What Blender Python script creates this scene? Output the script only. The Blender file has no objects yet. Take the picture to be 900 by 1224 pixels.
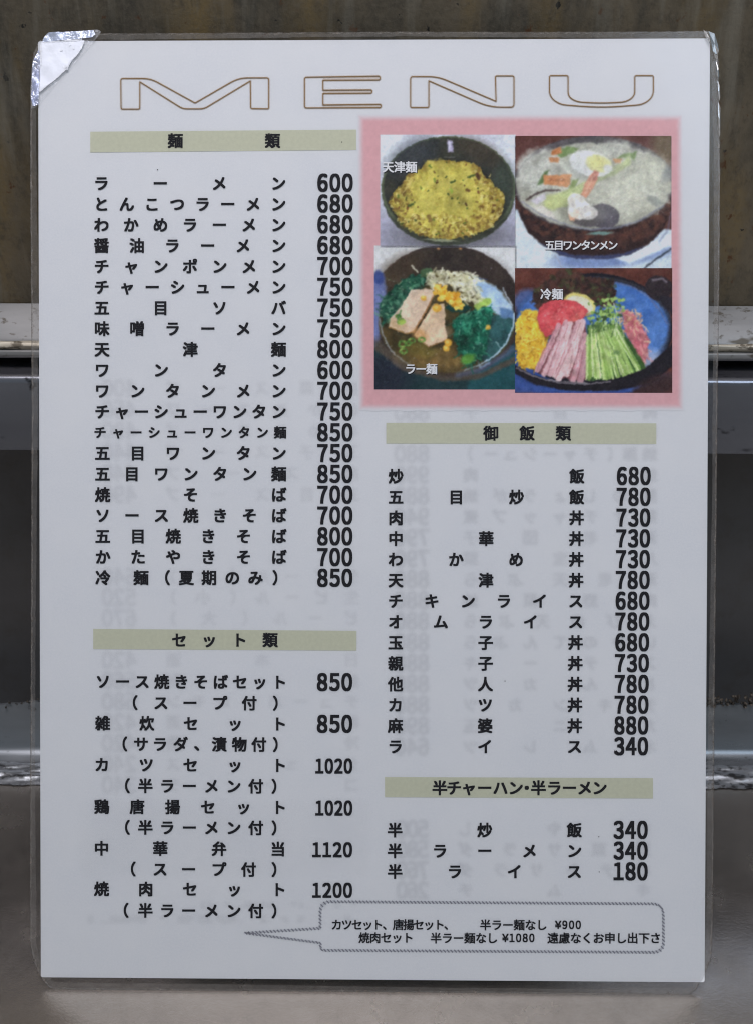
import bpy, bmesh, math, random
import numpy as np
from mathutils import Vector, Matrix, Euler

random.seed(7)
RNG = np.random.default_rng(11)
R = math.radians
SC = bpy.context.scene
COL = SC.collection

# ------------------------------------------------------------------ camera, world, lamps, exposure
LEAN = 27.0                                     # the sheet leans back from the vertical
MENU_M = Matrix.Translation((0, 0, 0.0)) @ Matrix.Rotation(R(90 - LEAN), 4, 'X')
CAM_L = Matrix.Translation((0.0059985, 0.156975, 0.340282)) @ Euler((R(-0.80287), R(0.77332), R(0.08336)), 'XYZ').to_matrix().to_4x4()
cam_d = bpy.data.cameras.new('camera')
cam_d.sensor_fit = 'VERTICAL'
cam_d.sensor_height = 36.0
cam_d.lens = 38.0
cam_d.clip_start = 0.01
cam_d.clip_end = 50.0
cam_d.dof.use_dof = True
cam_d.dof.focus_distance = 0.345
cam_d.dof.aperture_fstop = 22.0
cam_o = bpy.data.objects.new('camera', cam_d)
COL.objects.link(cam_o)
CAM_W = MENU_M @ CAM_L
cam_o.matrix_world = CAM_W
SC.camera = cam_o

world = bpy.data.worlds.new('World')
SC.world = world
world.use_nodes = True
bg = world.node_tree.nodes['Background']
bg.inputs[0].default_value = (0.74, 0.88, 1.0, 1)
bg.inputs[1].default_value = 0.20

def area_lamp(name, loc, target, sx, sy, power, color):
    l = bpy.data.lights.new(name, 'AREA')
    l.shape = 'RECTANGLE'; l.size = sx; l.size_y = sy; l.energy = power; l.color = color
    o = bpy.data.objects.new(name, l); COL.objects.link(o)
    o.location = loc
    o.rotation_euler = (Vector(target) - Vector(loc)).to_track_quat('-Z', 'Y').to_euler()
    return o
# ceiling lamp above the counter and an added cool fill light, high right behind the viewer
area_lamp('ceiling_lamp', (-0.10, -0.40, 1.75), (0, 0.06, 0.12), 0.80, 0.50, 23.4, (0.975, 0.938, 0.995))
area_lamp('cool_fill_light', (1.0, -1.25, 1.85), (0, 0.05, 0.1), 0.8, 1.0, 8.8, (0.69, 0.83, 1.0))

SC.view_settings.view_transform = 'Standard'
SC.view_settings.look = 'None'
SC.view_settings.gamma = 1.0
SC.view_settings.use_curve_mapping = False
SC.view_settings.exposure = 0.0
SC.render.engine = 'CYCLES'
SC.cycles.transparent_max_bounces = 24
SC.cycles.filter_width = 1.1
SC.cycles.use_adaptive_sampling = True
SC.cycles.adaptive_threshold = 0.02
SC.cycles.max_bounces = 6
SC.cycles.diffuse_bounces = 3
SC.cycles.glossy_bounces = 3

# ------------------------------------------------------------------ photo pixel -> point on a surface of the place
FPX = 38.0 / 36.0 * 1224.0
CL = np.array(CAM_L)
CLi = np.array(CAM_L)[:3, :3]; CLo = np.array(CAM_L)[:3, 3]
def on_sheet(px, py):
    """points of the sheet (sheet-local x, y in metres) seen at photo pixels"""
    px = np.asarray(px, float); py = np.asarray(py, float)
    d = np.stack([(px - 450) / FPX, -(py - 612) / FPX, -np.ones_like(px)], -1) @ CLi.T
    t = -CLo[2] / d[..., 2]
    return CLo[0] + d[..., 0] * t, CLo[1] + d[..., 1] * t
CWm = np.array(CAM_W)
def on_depth(py, y, px=450.0):
    """(x, height) seen at a photo pixel on the upright plane at depth y"""
    d = CWm[:3, :3] @ np.array([(px - 450) / FPX, -(py - 612) / FPX, -1.0])
    o = CWm[:3, 3]
    t = (y - o[1]) / d[1]
    return o[0] + d[0] * t, o[2] + d[2] * t
def H(py, y, px=450.0):
    return on_depth(py, y, px)[1]

# ------------------------------------------------------------------ helpers
def srgb(c):
    c = np.asarray(c, float) / 255.0
    return np.where(c <= 0.04045, c / 12.92, ((c + 0.055) / 1.055) ** 2.4)
PAPER = np.array([0.80, 0.80, 0.805])
def ink(rgb, white=(204, 205, 213)):
    """ink albedo of a printed colour, judged against the white paper beside it"""
    return np.clip(srgb(rgb) / srgb(white) * PAPER, 0.004, 0.9)

def tag(o, label=None, cat=None, group=None, kind=None):
    if label: o['label'] = label
    if cat: o['category'] = cat
    if group: o['group'] = group
    if kind: o['kind'] = kind
    return o

def link(name, me, mats, parent=None):
    o = bpy.data.objects.new(name, me)
    COL.objects.link(o)
    for m in (mats if isinstance(mats, (list, tuple)) else [mats]):
        me.materials.append(m)
    if parent: o.parent = parent
    return o

def mesh_np(name, v, faces, smooth=False):
    """v (n,3); faces: list of tuples or an (m,k) array"""
    me = bpy.data.meshes.new(name)
    v = np.asarray(v, np.float32)
    if isinstance(faces, np.ndarray):
        m, k = faces.shape
        me.vertices.add(len(v)); me.vertices.foreach_set('co', v.ravel())
        me.loops.add(m * k); me.loops.foreach_set('vertex_index', faces.astype(np.int32).ravel())
        me.polygons.add(m)
        me.polygons.foreach_set('loop_start', np.arange(0, m * k, k, dtype=np.int32))
        me.polygons.foreach_set('loop_total', np.full(m, k, np.int32))
    else:
        me.from_pydata(v.tolist(), [], faces)
    me.update(calc_edges=True)
    me.validate()
    if smooth:
        me.polygons.foreach_set('use_smooth', np.ones(len(me.polygons), bool))
    return me

class NT:
    def __init__(s, name):
        s.m = bpy.data.materials.new(name); s.m.use_nodes = True
        s.t = s.m.node_tree; s.t.nodes.clear()
        s.out = s.t.nodes.new('ShaderNodeOutputMaterial')
    def n(s, typ, **kw):
        nd = s.t.nodes.new(typ)
        for k, v in kw.items():
            if k.startswith('i_'):
                key = k[2:]
                key = int(key) if key.isdigit() else key.replace('_', ' ')
                nd.inputs[key].default_value = v
            else:
                setattr(nd, k, v)
        return nd
    def l(s, a, b): s.t.links.new(a, b)
    def ramp(s, fac, stops, interp='LINEAR'):
        r = s.n('ShaderNodeValToRGB'); r.color_ramp.interpolation = interp
        e = r.color_ramp.elements
        while len(e) < len(stops): e.new(0.5)
        for q, (p, c) in zip(e, stops):
            q.position = p; q.color = (c, c, c, 1) if np.isscalar(c) else (*c[:3], 1)
        s.l(fac, r.inputs[0]); return r.outputs[0]
    def mix(s, fac, a, b, mode='MIX'):
        m = s.n('ShaderNodeMix', data_type='RGBA', blend_type=mode)
        for sock, val in ((m.inputs[0], fac), (m.inputs[6], a), (m.inputs[7], b)):
            if hasattr(val, 'links'): s.l(val, sock)
            else: sock.default_value = val if np.isscalar(val) else (*val[:3], 1)
        return m.outputs[2]
    def noise(s, scale, detail=4, rough=0.55, stretch=(1, 1, 1), loc=(0, 0, 0), coord='Object'):
        tc = s.n('ShaderNodeTexCoord'); mp = s.n('ShaderNodeMapping')
        mp.inputs['Scale'].default_value = stretch; mp.inputs['Location'].default_value = loc
        s.l(tc.outputs[coord], mp.inputs[0])
        nz = s.n('ShaderNodeTexNoise'); nz.inputs['Scale'].default_value = scale
        nz.inputs['Detail'].default_value = detail; nz.inputs['Roughness'].default_value = rough
        s.l(mp.outputs[0], nz.inputs['Vector']); return nz.outputs[0]
    def bump(s, h, strength=0.3, dist=0.001):
        b = s.n('ShaderNodeBump'); b.inputs['Strength'].default_value = strength
        b.inputs['Distance'].default_value = dist; s.l(h, b.inputs['Height']); return b.outputs[0]
    def principled(s, color, rough=0.5, metal=0.0, spec=0.5, normal=None):
        p = s.n('ShaderNodeBsdfPrincipled')
        for key, val in (('Base Color', color), ('Roughness', rough), ('Metallic', metal), ('Specular IOR Level', spec)):
            if hasattr(val, 'links'): s.l(val, p.inputs[key])
            else: p.inputs[key].default_value = val if np.isscalar(val) else (*val[:3], 1)
        if normal is not None: s.l(normal, p.inputs['Normal'])
        return p.outputs[0]
    def done(s, sh): s.l(sh, s.out.inputs[0]); return s.m

def flat_ink(name, col, rough=0.75):
    t = NT(name); nz = t.noise(2500, 2)
    c = t.mix(t.ramp(nz, [(0.3, 0.0), (0.8, 1.0)]), col, np.minimum(np.asarray(col) * 1.25 + 0.004, 0.9))
    return t.done(t.principled(c, rough, 0, 0.2))

# ------------------------------------------------------------------ materials of the place behind
def mat_wall():
    t = NT('stained_steel')
    base = t.mix(t.ramp(t.noise(14, 6, 0.62), [(0.30, 0), (0.7, 1)]), (0.098, 0.083, 0.058), (0.195, 0.155, 0.100))
    base = t.mix(t.ramp(t.noise(70, 5, 0.65, (1, 1, 0.4)), [(0.44, 0), (0.62, 0.75)]), base, (0.056, 0.052, 0.042))
    base = t.mix(t.ramp(t.noise(42, 4, 0.55, (1, 1, 0.25), (3, 1, 2)), [(0.50, 0), (0.66, 0.8)]), base, (0.215, 0.150, 0.062))
    base = t.mix(t.ramp(t.noise(500, 5, 0.75), [(0.45, 0), (0.70, 0.6)]), base, (0.160, 0.136, 0.098))
    base = t.mix(t.ramp(t.noise(360, 5, 0.75, (1, 1, 0.7), (4, 4, 4)), [(0.50, 0), (0.70, 0.55)]), base, (0.055, 0.047, 0.037))
    # rust spots, dark flecks, pale scuffs
    base = t.mix(t.ramp(t.noise(150, 4, 0.7, (1, 1, 0.8), (5, 0, 3)), [(0.62, 0), (0.68, 0.9)]), base, (0.105, 0.044, 0.017))
    base = t.mix(t.ramp(t.noise(190, 3, 0.6, (1, 1, 1), (1, 7, 9)), [(0.685, 0), (0.72, 0.95)]), base, (0.018, 0.017, 0.015))
    base = t.mix(t.ramp(t.noise(110, 4, 0.6, (1, 1, 0.12), (8, 2, 4)), [(0.52, 0), (0.70, 0.6)]), base, (0.26, 0.24, 0.19))
    rough = t.ramp(t.noise(90, 4), [(0.3, 0.36), (0.7, 0.62)])
    nb = t.bump(t.noise(500, 5, 0.65), 0.3, 0.0006)
    return t.done(t.principled(base, rough, 0.25, 0.4, nb))

def mat_metal(name, c1, c2, dirt, rough=(0.25, 0.5), metal=0.75, scale=40, dirt_at=0.6, seed=0, stretch=(0.25, 1, 1)):
    t = NT(name)
    c = t.mix(t.ramp(t.noise(scale, 5, 0.6, stretch, (seed, 0, 0)), [(0.3, 0), (0.7, 1)]), c1, c2)
    c = t.mix(t.ramp(t.noise(scale * 6, 4, 0.6, (0.6, 1, 1), (seed, 3, 1)), [(dirt_at, 0), (dirt_at + 0.08, 0.8)]), c, dirt)
    c = t.mix(t.ramp(t.noise(scale * 2.2, 3, 0.6, (0.5, 1, 1), (seed, 5, 4)), [(dirt_at + 0.05, 0), (dirt_at + 0.12, 0.9)]), c, dirt)
    r = t.ramp(t.noise(scale * 2, 4, 0.6, (0.15, 1, 1)), [(0.3, rough[0]), (0.7, rough[1])])
    nb = t.bump(t.noise(scale * 8, 4, 0.6, (0.1, 1, 1)), 0.15, 0.0004)
    return t.done(t.principled(c, r, metal, 0.5, nb))

def mat_table():
    t = NT('worn_counter')
    c = t.mix(t.ramp(t.noise(20, 5, 0.6), [(0.3, 0), (0.7, 1)]), (0.58, 0.52, 0.46), (0.66, 0.595, 0.53))
    c = t.mix(t.ramp(t.noise(260, 4, 0.7), [(0.42, 0), (0.75, 0.5)]), c, (0.47, 0.43, 0.39))
    c = t.mix(t.ramp(t.noise(1400, 2, 0.6), [(0.48, 0), (0.8, 0.5)]), c, (0.72, 0.66, 0.60))
    r = t.ramp(t.noise(60, 4, 0.6), [(0.3, 0.20), (0.7, 0.29)])
    return t.done(t.principled(c, r, 0.95, 0.5, t.bump(t.noise(900, 3), 0.10, 0.0003)))

# ------------------------------------------------------------------ the place behind the sheet: extruded profiles
def extrude(name, prof, mat, parent=None, x0=-0.55, x1=0.55, bevel=0.0008, nx=1, jitter=None):
    """closed profile of (y, z) points extruded along x; jitter(i, x) moves profile point i"""
    xs = np.linspace(x0, x1, nx + 1); k = len(prof)
    v = []
    for x in xs:
        for i, (y, z) in enumerate(prof):
            dy, dz = jitter(i, x) if jitter else (0, 0)
            v.append((x, y + dy, z + dz))
    f = []
    for a in range(nx):
        for i in range(k):
            j = (i + 1) % k
            f.append((a * k + i, a * k + j, (a + 1) * k + j, (a + 1) * k + i))
    f.append(tuple(range(k))[::-1]); f.append(tuple(range(nx * k, nx * k + k)))
    me = mesh_np(name, np.array(v), f)
    bm = bmesh.new(); bm.from_mesh(me)
    bmesh.ops.recalc_face_normals(bm, faces=bm.faces)
    if bevel:
        es = [e for e in bm.edges if len(e.link_faces) == 2 and e.calc_face_angle(0) > 0.35]
        bmesh.ops.bevel(bm, geom=es, offset=bevel, segments=3, affect='EDGES', profile=0.5, clamp_overlap=True)
    bm.to_mesh(me); bm.free()
    me.polygons.foreach_set('use_smooth', np.ones(len(me.polygons), bool))
    me.set_sharp_from_angle(angle=R(40))
    return link(name, me, mat, parent)

YW = 0.146
wall = extrude('wall_panel', [(YW, H(371, YW)), (YW, 0.75), (YW + 0.012, 0.75), (YW + 0.012, H(371, YW))], mat_wall(), bevel=0.0005)
tag(wall, 'dull olive grey steel wall panel with rust spots behind the top of the menu', 'wall panel')

rail_m = mat_metal('rail_metal', (0.18, 0.178, 0.172), (0.25, 0.247, 0.24), (0.06, 0.048, 0.03), (0.30, 0.5), 0.40, 60, 0.575)
rail = extrude('metal_rail', [(YW - 0.0005, H(363, YW)), (0.134, H(406, 0.134)), (0.1330, H(412, 0.133)),
                              (0.1330, H(418, 0.133)), (0.131, H(421, 0.131)), (0.1305, H(427, 0.1305)),
                              (0.1315, H(431, 0.1305)), (YW - 0.0005, H(431, 0.1305) - 0.001)], rail_m, bevel=0.0005)
tag(rail, 'pale worn aluminium rail with a grimy lower lip under the olive wall panel', 'rail')
bead_m = mat_metal('grimy_bead', (0.30, 0.26, 0.19), (0.52, 0.48, 0.40), (0.05, 0.036, 0.02), (0.25, 0.5), 0.5, 60, 0.52, 4)
bead = extrude('grimy_lip', [(0.1327, H(409, 0.1327)), (0.1318, H(412, 0.1318)), (0.1312, H(416, 0.1312)), (0.1322, H(419.5, 0.1322))], bead_m, rail,
               bevel=0.0003, nx=160, jitter=lambda i, x: (0.00025 * math.sin(x * 900 + i) + 0.0002 * math.sin(x * 2310 + 2 * i), 0.00022 * math.sin(x * 1500 + 3 * i)))

ch_m = mat_metal('shelf_metal', (0.24, 0.24, 0.27), (0.32, 0.32, 0.35), (0.02, 0.018, 0.018), (0.16, 0.27), 0.9, 40, 0.63, 9, (0.15, 1, 1))
zc = H(449, 0.1262)
rq = 0.0024
prof = [(YW - 0.0005, zc + 0.0006)] + [(0.1262 - rq * math.sin(R(a)), zc - rq + rq * math.cos(R(a))) for a in range(0, 91, 15)] + \
       [(0.1235, H(540, 0.1235)), (0.1255, H(542, 0.1235)), (YW - 0.0005, H(542, 0.1235) + 0.0005)]
shelf = extrude('steel_shelf_edge', prof, ch_m, bevel=0)
tag(shelf, 'blue grey steel shelf edge with a bright rounded top corner below the pale rail', 'shelf edge')

zb1 = H(542, 0.1235) - 0.001
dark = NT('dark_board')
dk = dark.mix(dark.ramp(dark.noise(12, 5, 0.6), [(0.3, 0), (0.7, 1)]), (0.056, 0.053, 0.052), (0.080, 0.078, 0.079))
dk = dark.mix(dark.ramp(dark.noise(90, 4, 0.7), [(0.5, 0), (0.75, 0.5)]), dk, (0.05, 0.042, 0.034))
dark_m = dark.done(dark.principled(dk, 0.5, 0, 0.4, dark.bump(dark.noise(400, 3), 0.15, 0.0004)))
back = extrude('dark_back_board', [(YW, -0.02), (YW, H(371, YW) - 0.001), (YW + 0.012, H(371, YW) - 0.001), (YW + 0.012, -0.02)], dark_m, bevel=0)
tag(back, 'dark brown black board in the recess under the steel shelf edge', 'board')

# skirting strip: torn upper edge, bright bent metal, crumpled foil at the foot
def torn(x): return 0.0007 * math.sin(x * 95 + 1) + 0.0005 * math.sin(x * 310) + 0.0004 * math.sin(x * 771 + 2) + 0.00025 * math.sin(x * 1907)
sk_m = mat_metal('strip_metal', (0.17, 0.18, 0.19), (0.25, 0.265, 0.28), (0.035, 0.032, 0.03), (0.22, 0.40), 0.75, 45, 0.64, 2, (0.2, 1, 1))
ZT = H(842, 0.118)
prof = [(0.1190, ZT), (0.1180, ZT), (0.1150, H(872, 0.1150)), (0.1122, H(893, 0.1122)), (0.1104, H(901, 0.1104)), (0.1085, H(906, 0.1085)),
        (0.1068, H(911, 0.1068)), (0.1052, H(915, 0.1052)), (0.1050, -0.002), (0.1190, -0.002)]
strip = extrude('skirting_strip', prof, sk_m, bevel=0, nx=260, jitter=lambda i, x: (0, torn(x) * (1 if i < 2 else 0)))
tag(strip, 'bent metal skirting strip with a torn top edge where wall meets counter', 'skirting')
def foil_mesh():
    nx, nz = 520, 14
    v = []
    yb, yf = 0.1056, 0.0938
    for a in range(nx + 1):
        x = -0.35 + 0.7 * a / nx
        for b in range(nz + 1):
            q = b / nz
            y = yb + (yf - yb) * q + 0.0003 * math.sin(x * 510 + 1) * q + 0.0002 * math.sin(x * 1730) * q
            w = math.sin(math.pi * min(1, 0.12 + q * 0.86))
            z = 0.0013 * (1 - q) + 0.0004 + w * (0.00034 * math.sin(x * 130 + 1100 * y) + 0.00026 * math.sin(x * 290 - 1900 * y + 1) + 0.00012 * math.sin(x * 700 + 2900 * y) + random.uniform(-1, 1) * 0.00003 + 0.0007)
            v.append((x, y, max(z, 0.00025)))
    f = [(a * (nz + 1) + b, a * (nz + 1) + b + 1, (a + 1) * (nz + 1) + b + 1, (a + 1) * (nz + 1) + b) for a in range(nx) for b in range(nz)]
    return mesh_np('foil_tape', np.array(v), f, True)
foil_m = mat_metal('foil', (0.30, 0.31, 0.325), (0.52, 0.54, 0.56), (0.05, 0.047, 0.045), (0.22, 0.40), 0.85, 60, 0.54, 6, (0.18, 1, 1))
fo = link('foil_tape', foil_mesh(), foil_m, strip)
fo['label'] = 'crumpled dirty foil tape along the foot of the strip'
def crumb_mesh():
    bm = bmesh.new()
    for q in range(420):
        x = random.uniform(0.098, 0.24) if q < 360 else random.uniform(-0.24, -0.09)
        hgt = max(0, (x - 0.105)) * 0.10 if x > 0 else 0
        y = 0.1183 - random.uniform(0, 0.0016)
        z = ZT + torn(x) + random.uniform(-0.0006, 0.0012 + min(hgt, 0.006))
        s = random.uniform(0.0003, 0.0009) * (1 if x > 0 else 0.6)
        m = Matrix.Translation((x, y, z)) @ Euler((random.random() * 6, random.random() * 6, random.random() * 6)).to_matrix().to_4x4() @ Matrix.Diagonal((s * random.uniform(1, 2.2), s, s, 1))
        bmesh.ops.create_icosphere(bm, subdivisions=1, radius=1, matrix=m)
    for vv in bm.verts: vv.co += Vector((random.uniform(-1, 1), random.uniform(-1, 1), random.uniform(-1, 1))) * 0.0002
    me = bpy.data.meshes.new('old_sealant'); bm.to_mesh(me); bm.free(); return me
seal = NT('old_sealant')
sc_ = seal.mix(seal.ramp(seal.noise(420, 3), [(0.50, 0), (0.66, 1)]), (0.022, 0.017, 0.012), (0.16, 0.13, 0.10))
so = link('old_sealant', crumb_mesh(), seal.done(seal.principled(sc_, 0.6)), strip)
so['label'] = 'brown crumbling sealant along the torn edge'

for o_ in (wall, rail, shelf): o_.rotation_euler.y = R(0.28)          # the wall fittings hang a little out of level

tb = extrude('counter_surface', [(-0.75, 0.0), (0.1135, 0.0), (0.1135, -0.03), (-0.75, -0.03)], mat_table(), x0=-0.9, x1=0.9, bevel=0)
tag(tb, 'warm grey worn counter top the menu stands on', None, None, 'structure')

# ------------------------------------------------------------------ the menu
menu = bpy.data.objects.new('laminated_menu', None)
COL.objects.link(menu)
menu.empty_display_size = 0.05
menu.matrix_world = MENU_M
tag(menu, 'white laminated Japanese noodle menu leaning upright on the grey counter', 'menu')

Z_PAPER, Z_GHOST, Z_BAR, Z_PIC, Z_TEXT, Z_FILM = 0.0, 0.00004, 0.00008, 0.00012, 0.00017, 0.00034

def sheet_pts(px, py, z):
    x, y = on_sheet(px, py)
    return np.stack([x, y, np.full_like(x, z)], -1)

# paper, a thin real sheet
def paper_mesh():
    W, Hh, n = 0.105, 0.296, 10
    y0 = 0.004
    out = []
    r = 0.0006
    for (cx, cy, a0) in ((W - r, y0 + r, -90), (W - r, y0 + Hh - r, 0), (-W + r, y0 + Hh - r, 90), (-W + r, y0 + r, 180)):
        for k in range(4):
            a = R(a0 + 30 * k); out.append((cx + r * math.cos(a), cy + r * math.sin(a)))
    m = len(out)
    v = [(x, y, Z_PAPER) for x, y in out] + [(x, y, -0.0001) for x, y in out]
    f = [tuple(range(m)), tuple(range(2 * m - 1, m - 1, -1))] + [(i, i + m, (i + 1) % m + m, (i + 1) % m) for i in range(m)]
    return mesh_np('paper', np.array(v), f)
t = NT('white_paper')
pc = t.mix(t.ramp(t.noise(45, 5, 0.6), [(0.35, 0), (0.68, 1)]), (0.775, 0.782, 0.80), (0.815, 0.815, 0.82))
pc = t.mix(t.ramp(t.noise(1500, 3, 0.7), [(0.35, 0), (0.75, 1)]), pc, (0.83, 0.83, 0.835))
paper_m = t.done(t.principled(pc, 0.8, 0, 0.15, t.bump(t.noise(1300, 3), 0.12, 0.0002)))
link('paper', paper_mesh(), paper_m, menu)

# ---- lettering
TMP = {}
def glyph(ch):
    if ch in TMP: return TMP[ch]
    c = bpy.data.curves.new('glyph', 'FONT'); c.body = ch; c.size = 1; c.resolution_u = 4
    o = bpy.data.objects.new('glyph', c); COL.objects.link(o)
    dg = bpy.context.evaluated_depsgraph_get()
    e = o.evaluated_get(dg); me = e.to_mesh()
    me.calc_loop_triangles()
    v = np.array([(p.co.x, p.co.y) for p in me.vertices]); f = np.array([tuple(q.vertices) for q in me.loop_triangles])
    e.to_mesh_clear()
    bpy.data.objects.remove(o); bpy.data.curves.remove(c)
    TMP[ch] = (v, f); return TMP[ch]

BOLD = 0.034
class Ink:
    """collects glyphs and strokes in photo pixels, then lays them on the sheet as one mesh"""
    def __init__(s): s.v = []; s.f = []; s.n = 0; s.mi = []; s.z = []
    def add(s, v, f, mi=0, dz=0.0):
        s.z.append(np.full(len(v), dz)); s.v.append(v); s.f.append(f + s.n); s.n += len(v); s.mi += [mi] * len(f)
    def char(s, ch, cx, cy, em, xs=1.0, bold=BOLD, mirror=False, bbox=False):
        v, f = glyph(ch)
        ox = (v[:, 0].min() + v[:, 0].max()) / 2 if bbox or ch in '（）' else 0.5
        oy = (v[:, 1].min() + v[:, 1].max()) / 2 if bbox else 0.38
        for k, (dx, dy) in enumerate(((-1, -.8), (1, -.8), (-1, .8), (1, .8), (0, 0)) if bold else ((0, 0),)):
            w = v.copy()
            w[:, 0] = (w[:, 0] - ox) * xs + dx * bold
            w[:, 1] = -(w[:, 1] - oy) + dy * bold
            if mirror: w[:, 0] *= -1
            s.add(np.stack([cx + w[:, 0] * em, cy + w[:, 1] * em], 1), f, 0, k * 3e-6)
    def number(s, txt, x0, x1, cy, h, bold=0.034):
        """digits filling x0..x1, h high"""
        em = h / 0.80; n = len(txt); p = (x1 - x0) / n
        for i, ch in enumerate(txt):
            d = chr(0xFF10 + int(ch)); v, f = glyph(d)
            w = np.ptp(glyph('０')[0][:, 0]) * em
            s.char(d, x0 + p * (i + 0.5), cy, em, xs=(p * 0.86) / (w + 2 * bold * em), bold=bold, bbox=True)
    def stroke(s, pts, w, closed=False, mi=0, jit=0.0):
        p = np.asarray(pts, float); n = len(p)
        nxt = np.roll(p, -1, 0); prv = np.roll(p, 1, 0)
        if not closed: nxt[-1] = p[-1] * 2 - p[-2]; prv[0] = p[0] * 2 - p[1]
        t1 = p - prv; t2 = nxt - p
        t1 /= np.linalg.norm(t1, axis=1, keepdims=True) + 1e-9; t2 /= np.linalg.norm(t2, axis=1, keepdims=True) + 1e-9
        tt = t1 + t2; tt /= np.linalg.norm(tt, axis=1, keepdims=True) + 1e-9
        nrm = np.stack([-tt[:, 1], tt[:, 0]], 1)
        sc = 1 / np.clip((tt * t2).sum(1), 0.5, 1)
        ww = (w / 2 * sc)[:, None] * (1 + jit * RNG.uniform(-1, 1, (n, 1)))
        v = np.concatenate([p + nrm * ww, p - nrm * ww]); m = n if closed else n - 1
        f = []
        for i in range(m):
            j = (i + 1) % n
            f += [(i, j, j + n), (i, j + n, i + n)]
        s.add(v, np.array(f), mi)
    def poly(s, pts, mi=0):
        p = np.asarray(pts, float); n = len(p)
        s.add(p, np.array([(0, i, i + 1) for i in range(1, n - 1)]), mi)
    def build(s, name, mats, parent, z):
        V = np.concatenate(s.v); F = np.concatenate(s.f)
        P = sheet_pts(V[:, 0], V[:, 1], z); P[:, 2] += np.concatenate(s.z)
        me = mesh_np(name, P, F.astype(np.int32))
        o = link(name, me, mats, parent)
        if any(s.mi) and len(me.polygons) == len(s.mi):
            me.polygons.foreach_set('material_index', np.array(s.mi, np.int32))
        # face the viewer
        nz = np.empty(len(me.polygons) * 3, np.float32); me.polygons.foreach_get('normal', nz)
        if nz[2::3].mean() < 0: me.flip_normals()
        return o

ink_black = flat_ink('black_ink', (0.0155, 0.0145, 0.0175))
ink_white = flat_ink('white_caption', (0.88, 0.88, 0.88))
bar_m_t = NT('olive_bar')
bar_m = bar_m_t.done(bar_m_t.principled(bar_m_t.mix(bar_m_t.ramp(bar_m_t.noise(900, 3), [(0.3, 0), (0.7, 1)]), ink((177, 177, 163), (199, 199, 208)), ink((183, 183, 169), (199, 199, 208))), 0.8, 0, 0.15))

def spread(txt, a, b): return [(c, a + (b - a) * i / (len(txt) - 1)) for i, c in enumerate(txt)]

EM = 18.4
def dish(chars, y, em=EM, price=None, dy=0.0, slope=0.0):
    k = Ink()
    for c, x in chars:
        yy = y + slope * (x - 228)
        if c == '、': k.char(c, x, yy + 5, em, bbox=True)
        else: k.char(c, x, yy, em)
    o = k.build('dish_lettering', ink_black, menu, Z_TEXT)
    if price:
        p = Ink(); p.number(*price); p.build('price_lettering', ink_black, o, Z_TEXT)
    return o

L = [('ラーメン', '600'), ('とんこつラーメン', '680'), ('わかめラーメン', '680'), ('醤油ラーメン', '680'), ('チャンポンメン', '700'),
     ('チャーシューメン', '750'), ('五目ソバ', '750'), ('味噌ラーメン', '750'), ('天津麺', '800'), ('ワンタン', '600'), ('ワンタンメン', '700'),
     ('チャーシューワンタン', '750'), ('チャーシューワンタン麺', '850'), ('五目ワンタン', '750'), ('五目ワンタン麺', '850'), ('焼そば', '700'),
     ('ソース焼きそば', '700'), ('五目焼きそば', '800'), ('かたやきそば', '700'), ('冷麺（夏期のみ）', '850')]
for i, (nm, pr) in enumerate(L):
    y = 219.2 + 24.8 * i
    xa, xb = 121.8 + 0.1 * i, 333.2 + 0.04 * i
    ch = spread(nm, xa, xb)
    em = EM
    if i == 12: em = 15.2; ch = spread(nm, 120.3, 335.4)
    if i == 19: ch = list(zip(nm, (123.8, 169.3, 200.9, 223.4, 250.6, 278.3, 305.9, 329.2)))
    dish(ch, y, em, (pr, 378.6, 422.9 - 0.03 * i, y - 0.7 + 0.05 * i, 21.8))

SETS = [('ソース焼きそばセット', [123.8, 334.3], 814.8, '850'), ('（スープ付）', (162.3, 193, 227.7, 263, 298.5, 329.6), 840, None),
        ('雑炊セット', [123.4, 334.2], 864.7, '850'), ('（サラダ、漬物付）', (150, 169.3, 191.9, 216.4, 235.8, 262.7, 286.8, 310, 329.6), 889.4, None),
        ('カツセット', [122.5, 334.2], 914.2, '1020'), ('（半ラーメン付）', (153, 174.4, 200.5, 227, 253.4, 279.8, 306.3, 328), 939.3, None),
        ('鶏唐揚セット', [122.3, 334], 964.4, '1020'), ('（半ラーメン付）', (153, 174.4, 200.5, 227, 253.4, 279.8, 306.3, 328), 989, None),
        ('中華弁当', [122, 332.7], 1014.2, '1120'), ('（スープ付）', (160, 192, 226, 262, 297.7, 328), 1038.8, None),
        ('焼肉セット', [122, 333.6], 1062.6, '1200'), ('（半ラーメン付）', (151.5, 174.4, 200.5, 226.2, 253.4, 279.8, 306.3, 328), 1088.2, None)]
for nm, xs, y, pr in SETS:
    ch = spread(nm, *xs) if len(xs) == 2 and len(nm) > 2 else list(zip(nm, xs))
    price = None
    if pr and len(pr) == 3: price = (pr, 378.2, 422.2, y + 0.4, 21.6)
    elif pr: price = (pr, {'1020': 376.5, '1120': 372.6, '1200': 372.6}[pr], 422, y + 1.3, 18.2)
    dish(ch, y, EM - 0.3, price, slope=0.004)

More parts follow.
